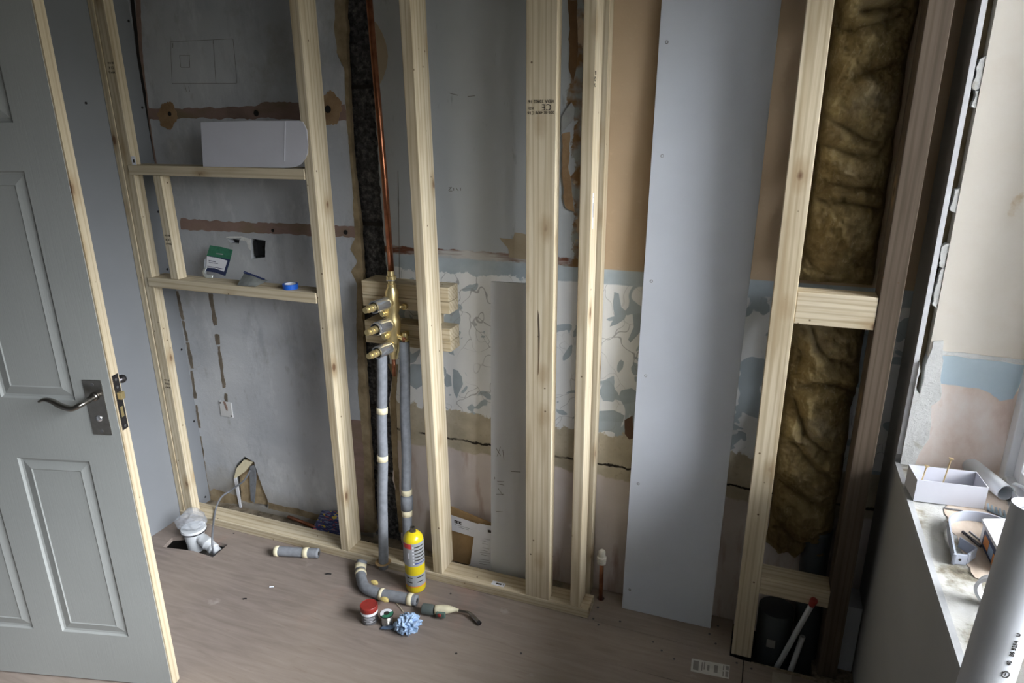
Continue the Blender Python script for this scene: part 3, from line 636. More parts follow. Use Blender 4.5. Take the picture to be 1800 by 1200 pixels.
stampblock(s1, -2.2755, YF-.0002, 1.865, [('VIDA T', 0, .004, .72), ('CE K', .002, -.012, .95), ('BS C16', .0, -.028, .72)], .013)
stampblock(s1, -2.2755, YF-.0002, .640, [('VIDA T', 0, .004, .72), ('CE K', .002, -.012, .95), ('BS C16', .0, -.028, .72)], .013)
stampblock(s7, -2.1395, YF-.0006, 1.25, [('VIDA T', 0, .004, .72), ('CE K', .002, -.012, .95), ('BS C16', .0, -.028, .72)], .013)
q = onx(1055, 140, -.500)
stampblock(s5, -.4997, YF+.012, q.z, [('C16', 0, .016, 1), ('CE', 0, 0, 1.3), ('BS', 0, -.016, 1)], .013, face='x')
def sticker(parent, p, u, v, a, c, mt=None, ink=True):
    p = Vector(p); u = Vector(u).normalized(); v = Vector(v).normalized(); n_ = u.cross(v)
    b = B(); obox(b, p-u*a/2-v*c/2-n_*.0003, u, v, n_, a, c, .0009); o = obj('sticker', b, mt or M['paper'], parent)
    if ink:
        b = B(); obox(b, p-u*a*.18-v*c*.16+n_*.0005, u, v, n_, a*.42, c*.34, .0004); obox(b, p+u*a*.36-v*c*.1+n_*.0005, u, v, n_, a*.04, c*.25, .0004); obj('print', b, M['stamp'], o)
    return o
q = onz(876, 1026, PT); sticker(plate1, (q.x, q.y, PT+.0001), (1, 0, 0), (0, 1, 0), .052, .022)
q = ony(236, 283, YF); sticker(s1, (q.x-.002, YF-.0002, q.z), (1, 0, 0), (0, 0, 1), .020, .034)
q = onx(1046, 369, -.500); sticker(s5, (-.4998, min(YF+.02, q.y), q.z), (0, 0, 1), (0, -1, 0), .105, .012)
b = slab([(ony(x, y, YF-.0023).x, ony(x, y, YF-.0023).z) for x, y in ((946, 545), (948, 560), (949, 590), (948.5, 620), (947, 655), (946, 660), (946.6, 620), (946.4, 590), (945.5, 560))], [], YF-.0026, YF-.0015); obj('split', b, M['darkshadepine'], FR)
# right hand frame
FR2 = empty('stud_frame', (.18, YF+.045, 0), 'narrow pine stud frame packed with yellow wool, beside the window wall', 'timber frame')
r1 = timber('stud', FR2, .021, .083, YF, YF+D9, .0005, TP)
r2 = timber('stud', FR2, .283, .338, YF+.002, YF+D9, -.001, TP, lean=(-.002, 0)); r2.active_material = M['darkshadepine']; r2['label'] = 'brown stud with shade in its colour'  # darkened colour stands partly for the shade on this stud
timber('noggin', FR2, .0835, .2825, YF+.004, YF+D9-.02, 1.150, 1.240, False)
timber('noggin', FR2, .0835, .2825, YF-.001, YF+D9-.012, .257, .318, False)
b = B(); box(b, .345, .387, 2.02, 2.12, -.002, .24); obj('end_packer', b, M['board'], FR2)
# ------------------------------------------------------------------ glass wool
def wool(name, label, x0, x1, z0, z1, creases, seed, ragged=False):
    b = B(); nx, nz = 96, int(96*(z1-z0)/(x1-x0)/1.3); V_ = {}
    cr = [wp(c, 2.03) for c in creases]
    for i in range(nx+1):
        for j in range(nz+1):
            u, v = i/nx, j/nz; x = x0+(x1-x0)*u; z = z0+(z1-z0)*v
            x += .006*noise.noise(Vector((x*6, z*9, seed))); 
            if ragged: z += (1-v)**6*.045*noise.noise(Vector((x*26, 3, seed)))
            edge = min(1, (4*u*(1-u))**.40)*min(1, (min(v, 1-v)*10+.05)**.5)
            dm = 9
            for c in cr:
                for a_, c_ in zip(c, c[1:]):
                    ax, az, bx, bz = *a_, *c_; L = (bx-ax)**2+(bz-az)**2; t = max(0, min(1, ((x-ax)*(bx-ax)+(z-az)*(bz-az))/L))
                    dm = min(dm, math.hypot(x-ax-(bx-ax)*t, z-az-(bz-az)*t))
            f = min(1, (dm/.035))**.55
            p = Vector((x*11, z*11, seed))
            h = .085*edge*(.52+.48*f)+.014*noise.noise(p)+.012*noise.noise(p*2.3)-.012*abs(noise.noise(p*3.1+Vector((0, 0, 5))))+.006*noise.noise(p*6)+.0035*noise.noise(p*15)+.0020*noise.noise(p*34)
            V_[i, j] = b.verts.new((x, YB-.030-h*.98, z))
    for i in range(nx):
        for j in range(nz): b.faces.new((V_[i, j], V_[i+1, j], V_[i+1, j+1], V_[i, j+1]))
    # close the back so the batt has body
    ring = [V_[i, 0] for i in range(nx+1)]+[V_[nx, j] for j in range(1, nz+1)]+[V_[i, nz] for i in range(nx-1, -1, -1)]+[V_[0, j] for j in range(nz-1, 0, -1)]
    bk = [b.verts.new((r_.co.x, YB-.0015, r_.co.z)) for r_ in ring]
    for k in range(len(ring)): b.faces.new((ring[k], ring[(k+1) % len(ring)], bk[(k+1) % len(ring)], bk[k]))
    b.faces.new(bk)
    o = obj(name, b, M['wool'], smooth=True); tag(o, label, 'insulation', 'glass wool in the narrow frame'); return o
CU = [[(1467,8),(1480,45),(1492,53),(1530,42),(1570,30),(1590,20)], [(1505,132),(1535,125),(1570,115),(1595,95),(1610,70)], [(1515,18),(1560,10),(1600,2)], [(1445,205),(1480,220),(1520,245),(1550,250)], [(1448,255),(1500,272),(1545,275),(1590,215)], [(1450,322),(1490,330),(1560,335),(1580,325)], [(1440,355),(1500,360),(1545,370),(1575,365)], [(1415,450),(1435,485),(1470,493),(1520,475),(1550,450)], [(1418,500),(1460,505),(1510,510),(1550,505)]]
CL = [[(1425,575),(1440,620),(1470,645),(1510,655),(1530,640)], [(1395,600),(1410,630),(1400,665)], [(1400,690),(1440,680),(1480,690),(1520,700)], [(1385,680),(1400,720),(1415,770),(1450,800),(1500,822)], [(1490,700),(1510,720),(1505,745)], [(1365,770),(1400,790),(1430,830),(1490,870)], [(1350,850),(1400,875),(1440,900),(1475,895)], [(1350,920),(1400,960),(1430,975),(1470,950)]]
wool('insulation_batt', 'puffy yellow glass wool batt above the upper noggin of the narrow frame', .089, .279, 1.243, 2.38, CU, 1)
wool('insulation_batt', 'sagging yellow glass wool batt with a ragged lower end, under the upper noggin', .089, .279, .345, 1.148, CL, 4, True)
# ------------------------------------------------------------------ plasterboard sheets
TB = empty('plasterboard_sheet', (-.21, 2.065, 0), 'tall wide grey plasterboard sheet leaning on the peach wall', 'plasterboard')
bl, br = Vector((-.366, 2.058, .0005)), Vector((-.055, 2.062, .0005)); tl = Vector((-.352, YB-.015, 2.36)); tr_ = Vector((-.037, YB-.015, 2.36))
b = B(); th = Vector((0, .0125, 0)); v = [b.verts.new(p) for p in (bl, br, br+th, bl+th, tl, tr_, tr_+th, tl+th)]
for f in ((0,3,2,1),(4,5,6,7),(0,1,5,4),(1,2,6,5),(2,3,7,6),(3,0,4,7)): b.faces.new([v[i] for i in f])
obj('board', b, M['board'], TB, bevel=.001)
nb = (br-bl).cross(tl-bl).normalized()
if nb.y > 0: nb = -nb
for x, y in ((1172, 74), (1164, 274), (1145, 494), (1135, 660), (1122, 850), (1107, 1036), (1328, 316), (1308, 498), (1285, 692), (1258, 910), (1293, 443)):
    d = ray(x, y); t = ((bl-CP).dot(nb))/d.dot(nb); p = CP+d*t
    b = B(); lathe(b, p-nb*.0005, nb, [(.0048, 0), (.0048, .0012), (.002, .0006)], 12); obj('drywall_screw', b, M['screw'], TB)
SB = empty('plasterboard_offcut', (-.81, 2.08, PT), 'narrow grey plasterboard offcut standing in the long frame, left of the widest stud', 'plasterboard')
b = B(); v = [b.verts.new(p) for p in ((-.886, 2.072, .001), (-.715, 2.072, .001), (-.715, 2.0845, .001), (-.886, 2.0845, .001), (-.871, 2.082, 1.170), (-.70, 2.082, 1.174), (-.70, 2.0945, 1.174), (-.871, 2.0945, 1.170))]
for f in ((0,3,2,1),(4,5,6,7),(0,1,5,4),(1,2,6,5),(2,3,7,6),(3,0,4,7)): b.faces.new([v[i] for i in f])
obj('board', b, plain('pale plasterboard offcut', (.66,.68,.71), .85, 0, .2, .05, 3, .1), SB, bevel=.001)
b = B()
for a_, c_ in (((872,787),(880,800)),((880,785),(874,802)),((884,790),(886,808)),((874,845),(886,846)),((874,850),(886,852)),((876,858),(884,870)),((872,868),(886,868)),((872,898),(884,899)),((898,828),(915,829)),((870,838),(870,842))): line(b, a_, c_, 2.0745, .0012)
obj('pencil_marks', b, M['pencil'], SB)
# ------------------------------------------------------------------ pipework on the wall
PX = -1.2545
cp = obj('riser_pipe', (lambda q: (tube(q, [(-1.226, 2.035, 1.175), (-1.232, 2.04, 1.5), (-1.258, 2.045, 2.38)], .0108, 16), q)[1])(B()), M['copper'], smooth=True)
tag(cp, 'upright bare copper pipe rising from the brass valve past the open chase', 'pipe')
VA = empty('shower_valve', (-1.228, 2.03, .87), 'brass three-outlet shower valve with chrome sleeves, fixed to the wooden blocks', 'valve')
b = B()
xv, yv = -1.229, 2.030
lathe(b, (xv-.004, yv, .868), (.03, 0, 1), [(.012, 0), (.014, .012), (.019, .03), (.023, .06), (.022, .09), (.028, .12), (.028, .15), (.021, .17), (.026, .19), (.022, .22), (.024, .25), (.014, .27)], 20)
VB = auto(obj('valve_body', b, M['brass'], VA), 50)
b = B(); lathe(b, (xv+.004, yv, 1.135), (0, 0, 1), [(.015, 0), (.015, .012), (.012, .014), (.012, .024), (.0165, .025), (.0165, .040), (.012, .042), (.011, .058)], 6 if False else 18); obj('compression_nut', b, M['brass'], VA)
b = B(); lathe(b, (xv+.004, yv, 1.160), (0, 0, 1), [(.0175, 0), (.0175, .003)], 18); obj('washer', b, M['chrome'], VA)
for k, z in enumerate((1.082, 1.003, .918)):
    R_ = .0225 if k != 1 else .0245; L = .070; o_ = Vector((xv-.006, yv-.010, z)); ax = Vector((-.13, -1, .01)).normalized()
    b = B(); lathe(b, o_, ax, [(R_+.002, 0), (R_+.002, .012), (R_-.002, .014)], 24); auto(obj('outlet_collar', b, M['brass'], VA), 40)
    b = B(); lathe(b, o_+Vector(ax)*.013, ax, [(R_-.001, 0), (R_, .004), (R_, L-.012)]+([(R_-.003, L-.010), (R_-.003, L)] if k == 1 else [(R_, L)])+[(R_-.004, L), (R_-.004, L-.02)], 28, cap=False); auto(obj('chrome_sleeve', b, M['chrome'], VA), 40)
    b = B(); lathe(b, o_+Vector(ax)*.03, ax, [(.0135, 0), (.0135, .064), (.010, .066), (.010, .071), (.0130, .072), (.0130, .082), (.009, .084), (.009, .088), (.0105, .089), (.0105, .098), (.004, .099)], 16); auto(obj('spindle', b, M['brass'], VA), 40)
    b = B(); lathe(b, o_+Vector(ax)*.028, ax, [(.0175, 0), (.0175, .050)], 20); obj('cartridge_ring', b, M['rubber'], VA)
for z in (1.045, .962):
    b = B(); lathe(b, (xv-.014, yv-.004, z), (-.2, -1, 0), [(.013, 0), (.013, .030), (.010, .031), (.010, .034)], 18); auto(obj('blanking_cap', b, M['brass'], VA), 40)
for z in (1.060, .958):
    b = B(); lathe(b, (xv+.034, 2.064, z), (0, -1, 0), [(.011, 0), (.011, .012)], 18); tube(b, [(xv+.012, yv+.006, z), (xv+.034, 2.058, z)], .008, 10); lg = obj('fixing_lug', b, M['brass'], VA)
    b = B(); lathe(b, (xv+.034, 2.052, z), (0, -1, 0), [(.0045, 0), (.0045, .0012)], 12); obj('screw_hole', b, M['void'], lg)
b = B(); lathe(b, (xv+.046, 2.028, .930), (.02, 0, 1), [(.011, 0), (.012, .008), (.012, .018), (.009, .02), (.011, .03), (.008, .042)], 16); tube(b, [(xv+.046, 2.028, .95), (xv+.02, 2.03, .955)], .009, 10); auto(obj('inlet_elbow', b, M['brass'], VA), 45)
b = B(); tube(b, [(-1.236, 2.03, .875), (-1.238, 2.03, .80)], .0075, 12); obj('tail_pipe', b, M['copper'], VA, smooth=True)
def lagged(label, p0, p1, r, tapes, loose=None):
    root = empty('lagged_pipe', p0, label, 'pipe', 'lagged pipes under the shower valve')
    p0, p1 = Vector(p0), Vector(p1); d = p1-p0; L = d.length; dn = d.normalized()
    b = B(); pts = [p0+d*i/14+Vector((.0015*math.sin(i*1.1), .001*math.cos(i*1.7), 0)) for i in range(15)]
    tube(b, pts, r, 22); obj('foam_lagging', b, M['foam'], root, smooth=True)
    b = B(); tube(b, [p1-dn*.001, p1+dn*.018], .0075, 12); obj('pipe_end', b, M['copper'], root, smooth=True)
    for t in tapes:
        q = p0+d*t; b = B(); lathe(b, q-dn*.012, dn, [(r-.001, 0), (r+.0016, .001), (r+.0016, .023), (r-.001, .024)], 22); tp = obj('masking_tape', b, M['tapec'], root, smooth=True)
    if loose:
        q = p0+d*loose; b = B(); lathe(b, q-dn*.030, dn, [(r-.001, 0), (r+.0045, .001), (r+.0045, .055), (r-.001, .058)], 22); obj('lagging_sleeve', b, M['foam'], root, smooth=True)
    return root
lagged('grey foam-lagged upright pipe, nearer the chase, ending in the floor plate', (-1.296, 1.950, .012), (-1.262, 1.995, .905), .0190, [.53, .745])
lagged('grey foam-lagged upright pipe standing behind the yellow gas cylinder', (-1.208, 1.992, .040), (-1.183, 2.022, .940), .0188, [.235, .335], .285)
b = B(); lathe(b, (-1.296, 1.951, .0365), (0, 0, 1), [(.030, 0), (.031, .0006)], 24); obj('pipe_notch', b, M['cardb'], FR)
# capped copper stub
CS = empty('capped_pipe', (cs.x, cs.y, 0), 'short upright copper pipe stub with a ribbed white cap, beside the tall plasterboard', 'pipe')
b = B(); tube(b, [(cs.x, cs.y, -.05), (cs.x-.002, cs.y, .165)], .0078, 16); obj('stub', b, M['copper'], CS, smooth=True)
b = B(); lathe(b, (cs.x-.002, cs.y, .150), (0, 0, 1), [(.010, 0), (.0155, .003), (.0165, .016), (.012, .018), (.012, .022), (.0175, .023), (.0175, .030), (.012, .032), (.0125, .040), (.0125, .052), (.008, .058), (.003, .059)], 20); auto(obj('white_cap', b, plain('white push fit cap', (.72,.70,.62), .4), CS), 40)
# soil pipe behind the narrow frame and two white pipes
SO = empty('soil_pipe', (.17, 2.03, -.2), 'dark grey soil pipe fitting in the floor void behind the narrow frame', 'pipe')
b = B(); lathe(b, (.145, 2.045, -.24), (0, 0, 1), [(.055, 0), (.055, .10), (.062, .101), (.062, .17), (.055, .172), (.055, .40)], 30); auto(obj('stack', b, M['soil'], SO), 40)
b = B(); tube(b, smoothpath([(.25, 2.00, -.20), (.255, 2.04, -.10), (.25, 2.08, .05), (.24, 2.10, .30), (.24, 2.10, .45)], 6), .042, 24); obj('branch_bend', b, M['soil'], SO, smooth=True)
b = B(); pipe(b, (.245, 2.00, -.16), (.0, -.25, 1), .048, .042, .09); auto(obj('branch_socket', b, M['soil'], SO), 40)
q = ony(1354, 1131, 1.985); b = B(); obox(b, (q.x-.012, 1.981, q.z-.012), (1, 0, 0), (0, 0, 1), (0, 1, 0), .026, .030, .001); obj('label', b, plain('pale label', (.30,.30,.29), .6), SO)
def at_line(a, c, Ya, Yc): return ony(*a, Ya), ony(*c, Yc)
for (a_, c_, Ya, Yc, cap_, lab) in (((1369, 1166), (1427, 1062), 1.985, 1.955, True, 'long thin white plastic pipe with a red tip, leaning on the lower noggin'), ((1392, 1172), (1411, 1118), 1.975, 1.985, False, 'short thin white plastic pipe, uncapped, leaning in the floor void')):
    p, q = at_line(a_, c_, Ya, Yc); d = (q-p).normalized(); root = empty('waste_pipe', p-d*.10, lab, 'pipe')
    b = B(); pipe(b, p-d*.10, d, .0085, .0068, (q-p).length+.10); auto(obj('tube', b, M['pvc'], root), 40)
    if cap_:
        b = B(); lathe(b, q-d*.004, d, [(.0095, 0), (.0100, .006), (.012, .020), (.010, .026)], 14); obj('red_tip', b, M['red'], root, smooth=True)
# ------------------------------------------------------------------ things on the noggin shelves
ZS1, ZS2 = 1.537, 1.106
WPn = empty('folded_card', (-1.72, 1.97, ZS1), 'flat white folded card with a rounded corner, standing on the upper noggin', 'card')
def pp(x, y): q = ony(x, y, 1.9625); return (q.x, q.z)
Zc = pp(440, 290.5)[1]
out = [pp(355, 290), pp(358, 211), pp(440, 208.5), pp(530, 208), pp(537, 210), pp(540, 217), pp(543, 225), pp(543, 250), pp(541, 265), pp(536, 276), pp(528, 285), pp(517, 290), pp(505, 291), pp(440, 290.5)]
b = slab(out, [], 1.9665, 1.9690)
for v in b.verts: v.co.y -= .13*(v.co.z-Zc); v.co.z += ZS1+.0008-Zc
obj('front_face', b, M['white'], WPn)
b = B(); p, q = pp(506, 209), pp(499, 279); obox(b, (q[0], 1.9655-.13*.03, q[1]+ZS1-Zc), Vector((p[0]-q[0], 0, p[1]-q[1])).normalized(), (0, 1, 0), (1, 0, 0), math.dist(p, q), .001, .0018)
for v in b.verts: v.co.y -= .13*(v.co.z-ZS1-.03)
obj('crease', b, M['paper'], WPn)
b = B(); p = pp(355, 290); box(b, p[0]+.01, pp(505, 290)[0]-.02, 1.972, 2.02, ZS1+.0005, ZS1+.002); obj('return_flap', b, M['white'], WPn)
# green hanging packet
PK = empty('fixings_packet', (-2.02, 2.04, ZS2), 'green and navy card packet with a white label, propped on the lower noggin', 'packet')
Yp = 2.055
def q2(x, y, Y=Yp): r_ = ony(x, y, Y); return (r_.x, r_.z)
b = slab([q2(362, 476), q2(363, 450), q2(369, 431), q2(389, 434), q2(409, 439), q2(403, 462), q2(396, 485), q2(380, 479)], [rough([q2(380, 444.5), q2(392, 446), q2(392, 448), q2(380, 446.5)], .0001)], Yp, Yp+.0012); obj('card', b, M['green'], PK)
b = slab([q2(362, 476), q2(363, 449), q2(383, 452), q2(405, 456), q2(396, 485), q2(380, 479)], [], Yp-.0008, Yp); obj('navy_panel', b, M['navy'], PK)
b = slab([q2(363, 470), q2(364, 450), q2(383, 453), q2(400, 458), q2(394, 477), q2(378, 471)], [], Yp-.0016, Yp-.0008); obj('white_label', b, M['paper'], PK)
b = B()
for (x0, y0, x1, y1, t) in ((367, 457, 379, 459.5, 1.6), (367, 460.5, 383, 463, 1.2), (364.5, 467, 392, 472, 1.4)):
    line(b, (x0, y0), (x1, y1), Yp-.002, .0014*t)
obj('print', b, M['navy'], PK)
b = B(); tube(b, smoothpath([(q2(361, 455)[0], Yp+.004, q2(361, 455)[1]), (q2(362, 480)[0]-.001, Yp-.004, q2(362, 480)[1]), (q2(366, 490)[0], Yp-.015, ZS2+.010)], 5), .009, 8, flat=.25); obj('clear_pouch', b, M['film'], PK, smooth=True)
b = B(); tube(b, smoothpath([(q2(364, 478)[0], Yp-.004, ZS2+.035), (q2(366, 490)[0], Yp-.018, ZS2+.018), (q2(372, 494)[0], Yp-.022, ZS2+.006), (q2(382, 493)[0], Yp-.020, ZS2+.005)], 5), .008, 8, flat=.35); obj('torn_end', b, M['sachet'], PK, smooth=True)
# foil sachet
b = B(); c0 = onz(438, 497, ZS2+.01); n_ = 12; V_ = {}
for i in range(n_+1):
    for j in range(n_+1):
        u, v = i/n_, j/n_
        x = c0.x-.040+.085*u+.018*(1-v)*u; y = c0.y+.030-.050*v; z = ZS2+.003+.040*(1-v)*(1-.65*u)+.010*math.sin(PI*u)*math.sin(PI*v)+.003*noise.noise(Vector((u*4, v*4, 3)))
        V_[i, j] = b.verts.new((x, y, z))
for i in range(n_):
    for j in range(n_): b.faces.new((V_[i, j], V_[i+1, j], V_[i+1, j+1], V_[i, j+1]))
bmesh.ops.solidify(b, geom=list(b.faces), thickness=.0012)
SA = obj('sachet', b, M['sachet'], smooth=True); tag(SA, 'small crumpled silver foil sachet lying on the lower noggin between packet and blue tape', 'packet')
b = B()
for i in range(n_-1):
    for j in range(0, 2):
        p = Vector((c0.x-.040+.085*i/n_+.018*(1-j/n_)*i/n_, c0.y+.030-.050*j/n_-.0025, ZS2+.0065+.040*(1-j/n_)*(1-.65*i/n_)+.010*math.sin(PI*i/n_)*math.sin(PI*j/n_)))
        obox(b, p, (1, 0, -.3), (0, -1, -.6), (0, -.6, 1), .0068, .004, .0008)
obj('dark_band', b, M['navy'], SA)
c0 = onz(511, 507, ZS2)
TPR = empty('tape_roll', (c0.x, c0.y, ZS2), 'roll of blue electrical tape lying flat on the lower noggin', 'tape')
b = B(); pipe(b, (c0.x, c0.y, ZS2+.0005), (0, 0, 1), .0280, .0205, .018, 36); auto(obj('blue_tape', b, M['bluetape'], TPR), 40)
b = B(); pipe(b, (c0.x, c0.y, ZS2+.0005), (0, 0, 1), .0204, .0190, .0185, 36); auto(obj('card_core', b, M['paper'], TPR), 40)
# ------------------------------------------------------------------ sockets and plate on the left bay wall
sx = [p[0] for p in socket]; sz = [p[1] for p in socket]
SK = empty('socket_box', (sum(sx)/4, YB+.01, min(sz)), 'dark metal socket back box sunk in a hacked hole in the wall', 'electrical box')
b = B(); x0, x1, z0, z1 = min(sx)+.018, max(sx)-.004, min(sz)+.010, max(sz)-.008
box(b, x0, x1, YB+.020, YB+.0245, z0, z1); box(b, x0, x0+.002, YB+.004, YB+.020, z0, z1); box(b, x1-.002, x1, YB+.004, YB+.020, z0, z1); box(b, x0+.002, x1-.002, YB+.004, YB+.020, z0, z0+.002); box(b, x0+.002, x1-.002, YB+.004, YB+.020, z1-.002, z1); obj('back_box', b, M['dark'], SK)
b = B(); lathe(b, ((x0+x1)/2, YB+.020, (z0+z1)/2+.006), (0, -1, 0), [(.005, 0), (.005, .001)], 10); obj('knockout', b, M['void'], SK)
q = ony(399, 718, YB)
BP = empty('blanking_plate', (q.x, YB, q.z-.035), 'square off-white plate screwed low on the wall at the end of a cable chase', 'plate')
b = B(); obox(b, (q.x-.034, YB-.006, q.z-.036), Vector((1, 0, -.03)).normalized(), (0, 0, 1), (0, 1, 0), .066, .072, .006); obj('plate', b, M['white2'], BP, bevel=.0015)
for dx, dz in ((-.027, .027), (.026, -.029)): b = B(); dot(b, (q.x+dx, YB-.006, q.z+dz), (0, -1, 0), .0035); obj('screw', b, M['blackscrew'], BP)
b = slab(rough([(q.x-.008, q.z+.036), (q.x+.002, q.z+.036), (q.x+.010, q.z+.010), (q.x+.009, q.z-.006), (q.x+.002, q.z-.004), (q.x-.002, q.z+.012)], .001, .006, 3), [], YB-.0075, YB-.006); obj('broken_slot', b, M['brown'], BP)
# torn lining standing in the base hole, and the cable
TR = empty('torn_flap', (-2.09, YB, 0), 'torn tan plaster and paper flap hanging in the hole at the foot of the wall', 'debris')
b = slab(rough(wp([(415, 838), (420, 820), (432, 806), (447, 810), (432, 828), (420, 836)], YB), .002, .008, 2), [], YB-.014, YB-.008); obj('folded_flap', b, M['tapec'], TR)
b = slab(rough(wp([(414, 838), (419, 836), (428, 890), (424, 890)], YB), .001, .01, 3), [], YB-.012, YB-.009); obj('paper_strip', b, M['paper'], TR)
b = slab(rough(wp([(438, 820), (449, 816), (449, 850), (446, 884), (440, 880), (438, 850)], YB), .001, .01, 3), [], YB+.003, YB+.006); obj('grey_strip', b, M['foam'], TR)
b = slab(rough(wp([(421, 884), (417, 838), (430, 808), (446, 818), (455, 846), (469, 884), (469, 890)], YB), .002, .01, 7), [], YB+.014, YB+.020); obj('tan_backing', b, plain('tan plaster backing', (.40,.31,.19), .9, var=.3), TR)
cab = smoothpath([ony(440, 826, YB-.01), ony(428, 845, YB-.03), ony(405, 862, YB-.05), ony(388, 875, YB-.10), ony(378, 900, 2.0), onz(373, 945, .05), onz(375, 972, -.02)], 8)
b = B(); tube(b, cab, .0042, 10); tag(obj('cable', b, M['cable'], smooth=True), 'grey electric cable looping from the wall hole into the floor hole', 'cable')
# ------------------------------------------------------------------ shower trap in its floor hole, wrapped in polythene
t0 = onz(328, 957, 0); t0 = Vector((-2.175, 1.868, 0))
TRP = empty('shower_trap', (t0.x, t0.y, -.06), 'white plastic shower trap with a ribbed elbow sitting in the cut-out in the ply floor', 'waste trap')
b = B(); lathe(b, (t0.x, t0.y, -.06), (0, 0, 1), [(.034, 0), (.036, .03), (.040, .06), (.041, .088), (.050, .090), (.052, .098), (.050, .106)], 30); auto(obj('trap_body', b, M['pvc'], TRP), 40)
b = B(); lathe(b, (t0.x, t0.y, .030), (0, 0, 1), [(.0515, 0), (.0525, .003), (.0515, .006)], 30); obj('rubber_seal', b, M['rubber'], TRP, smooth=True)
b = B(); e0 = Vector((t0.x+.035, t0.y-.004, .008)); ed = Vector((.86, -.15, -.32)).normalized()
lathe(b, e0, ed, [(.020, 0), (.021, .012), (.024, .014), (.025, .040), (.027, .044), (.027, .052), (.024, .056), (.022, .075), (.024, .078), (.024, .088), (.020, .092), (.020, .12)], 26); auto(obj('outlet_elbow', b, M['pvc'], TRP), 35)
b = B(); bmesh.ops.create_icosphere(b, subdivisions=5, radius=1)
for v in b.verts:
    p = v.co.copy(); n1_ = noise.noise(p*1.6+Vector((4, 0, 0))); n2_ = abs(noise.noise(p*2.8+Vector((0, 2, 0)))); n3_ = abs(noise.noise(p*6.5))
    r_ = 1+.14*n1_-.16*n2_-.05*n3_; q = Vector((p.x*.068, p.y*.058, p.z*.034))*r_
    if p.z > .5: q.z += .035*(p.z-.5)*(1+n1_); q.x += .01
    v.co = q+Vector((t0.x-.006, t0.y, .076))
tag(obj('plastic_bag', b, M['film'], smooth=True), 'crumpled clear polythene bag wrapped over the top of the white trap', 'bag')
# ------------------------------------------------------------------ floor items
def foamroll(name, label, pts, r, tapes, cat='pipe insulation'):
    root = empty(name, Vector(pts[0]), label, cat)
    P_ = smoothpath(pts, 8); b = B(); tube(b, P_, r, 22); obj('foam_tube', b, M['foam'], root, smooth=True)
    n_ = len(P_)-1
    for t, wd in tapes:
        i = min(n_-1, int(t*n_)); q = P_[i]; d = (P_[i+1]-P_[max(0, i-1)]).normalized()
        b = B(); lathe(b, q-d*wd/2, d, [(r-.001, 0), (r+.0022, .001), (r+.0018, wd-.001), (r-.001, wd)], 22); obj('masking_tape', b, M['tapec'], root, smooth=True)
    for e_, s_ in ((P_[0], P_[0]-P_[1]), (P_[-1], P_[-1]-P_[-2])):
        b = B(); s_.normalize(); lathe(b, e_-s_*.0005, s_, [(.0085, 0), (.0085, .0012)], 16); obj('bore', b, M['void'], root)
    return root
r_ = .0195
p, q = onz(484, 968, r_), onz(560, 972, r_)
foamroll('insulation_offcut', 'short straight offcut of grey foam lagging with cream tape, on the ply near the plate', [p, (p+q)/2, q], r_, [(.07, .018), (.70, .022)])
pe = [onz(637, 985, .030), onz(634, 1005, .024), onz(640, 1030, .021), onz(664, 1042, .021), onz(695, 1048, .021), onz(733, 1055, .021)]
pe[0].z = .055; pe[0] = ony(637, 985, 1.925)
pe[1] = ony(634, 1005, 1.895)
for k in pe: k.z = max(k.z, .0205)
EL = foamroll('insulation_elbow', 'bent grey foam lagging bound with cream tape, before the gas cylinder', pe, .0200, [(.17, .022), (.27, .016), (.66, .014), (.93, .020)])
for x, y, sz_ in ((658, 1023, .016), (676, 1053, .017)):
    q = onz(x, y, .03); b = B(); bmesh.ops.create_icosphere(b, subdivisions=2, radius=sz_)
    for v in b.verts: v.co = Vector((v.co.x, v.co.y*.5, v.co.z*.55))*(1+.4*noise.noise(v.co*60))+q
    obj('tape_end', b, plain('yellowed tape', (.55,.44,.16), .7), EL)
# gas cylinder
gc = Vector((-1.122, 1.898, 0))
GC = empty('gas_cylinder', gc, 'tall yellow gas cylinder with grey label bands standing against the floor plate', 'gas cylinder')
R_ = .0375; H_ = .250
b = B(); lathe(b, gc+Vector((0, 0, .0008)), (0, 0, 1), [(.030, 0), (R_-.002, .004), (R_, .012), (R_, H_-.035), (R_-.002, H_-.022), (R_-.010, H_-.010), (.016, H_-.001), (.012, H_)], 40); auto(obj('canister', b, M['yellow'], GC), 60)
def band(name, r, z0, z1, mt, a0=-PI, a1=PI, parent=GC, c=gc, seg=48, t=.0005):
    b = B(); k = max(2, int(seg*(a1-a0)/(2*PI))); V0 = []
    for i in range(k+1):
        a = a0+(a1-a0)*i/k; V0.append([b.verts.new((c.x+rr*math.cos(a), c.y+rr*math.sin(a), z)) for rr, z in ((r, z0), (r, z1), (r+t, z1), (r+t, z0))])
    for A_, B_ in zip(V0, V0[1:]):
        for k2 in range(4): b.faces.new((A_[k2], B_[k2], B_[(k2+1) % 4], A_[(k2+1) % 4]))
    return obj(name, b, mt, parent, smooth=False)
fa = math.atan2(-1.87, 1.13)
lb = band('label_band', R_, .122, .219, M['silver'], fa-2.4, fa+2.4)
lb2 = band('label_band', R_, .035, .082, M['silver'], fa-2.4, fa+2.4)
band('orange_stripe', R_+.0001, .031, .035, M['orange'])
band('red_panel', R_+.0006, .198, .218, M['redlab'], fa-1.25, fa-.25)
for k in range(6):
    z = .202-.014*k
    band('print', R_+.0006, z, z+.0045, M['inkblue'] if k == 5 else M['stamp'], fa+.02, fa+1.15, t=.0003)
    band('print', R_+.0006, z, z+.005, M['paper'], fa-.18, fa-.04, t=.0003)
band('print', R_+.0006, .155, .180, M['paper'], fa-.62, fa-.52, t=.0003)
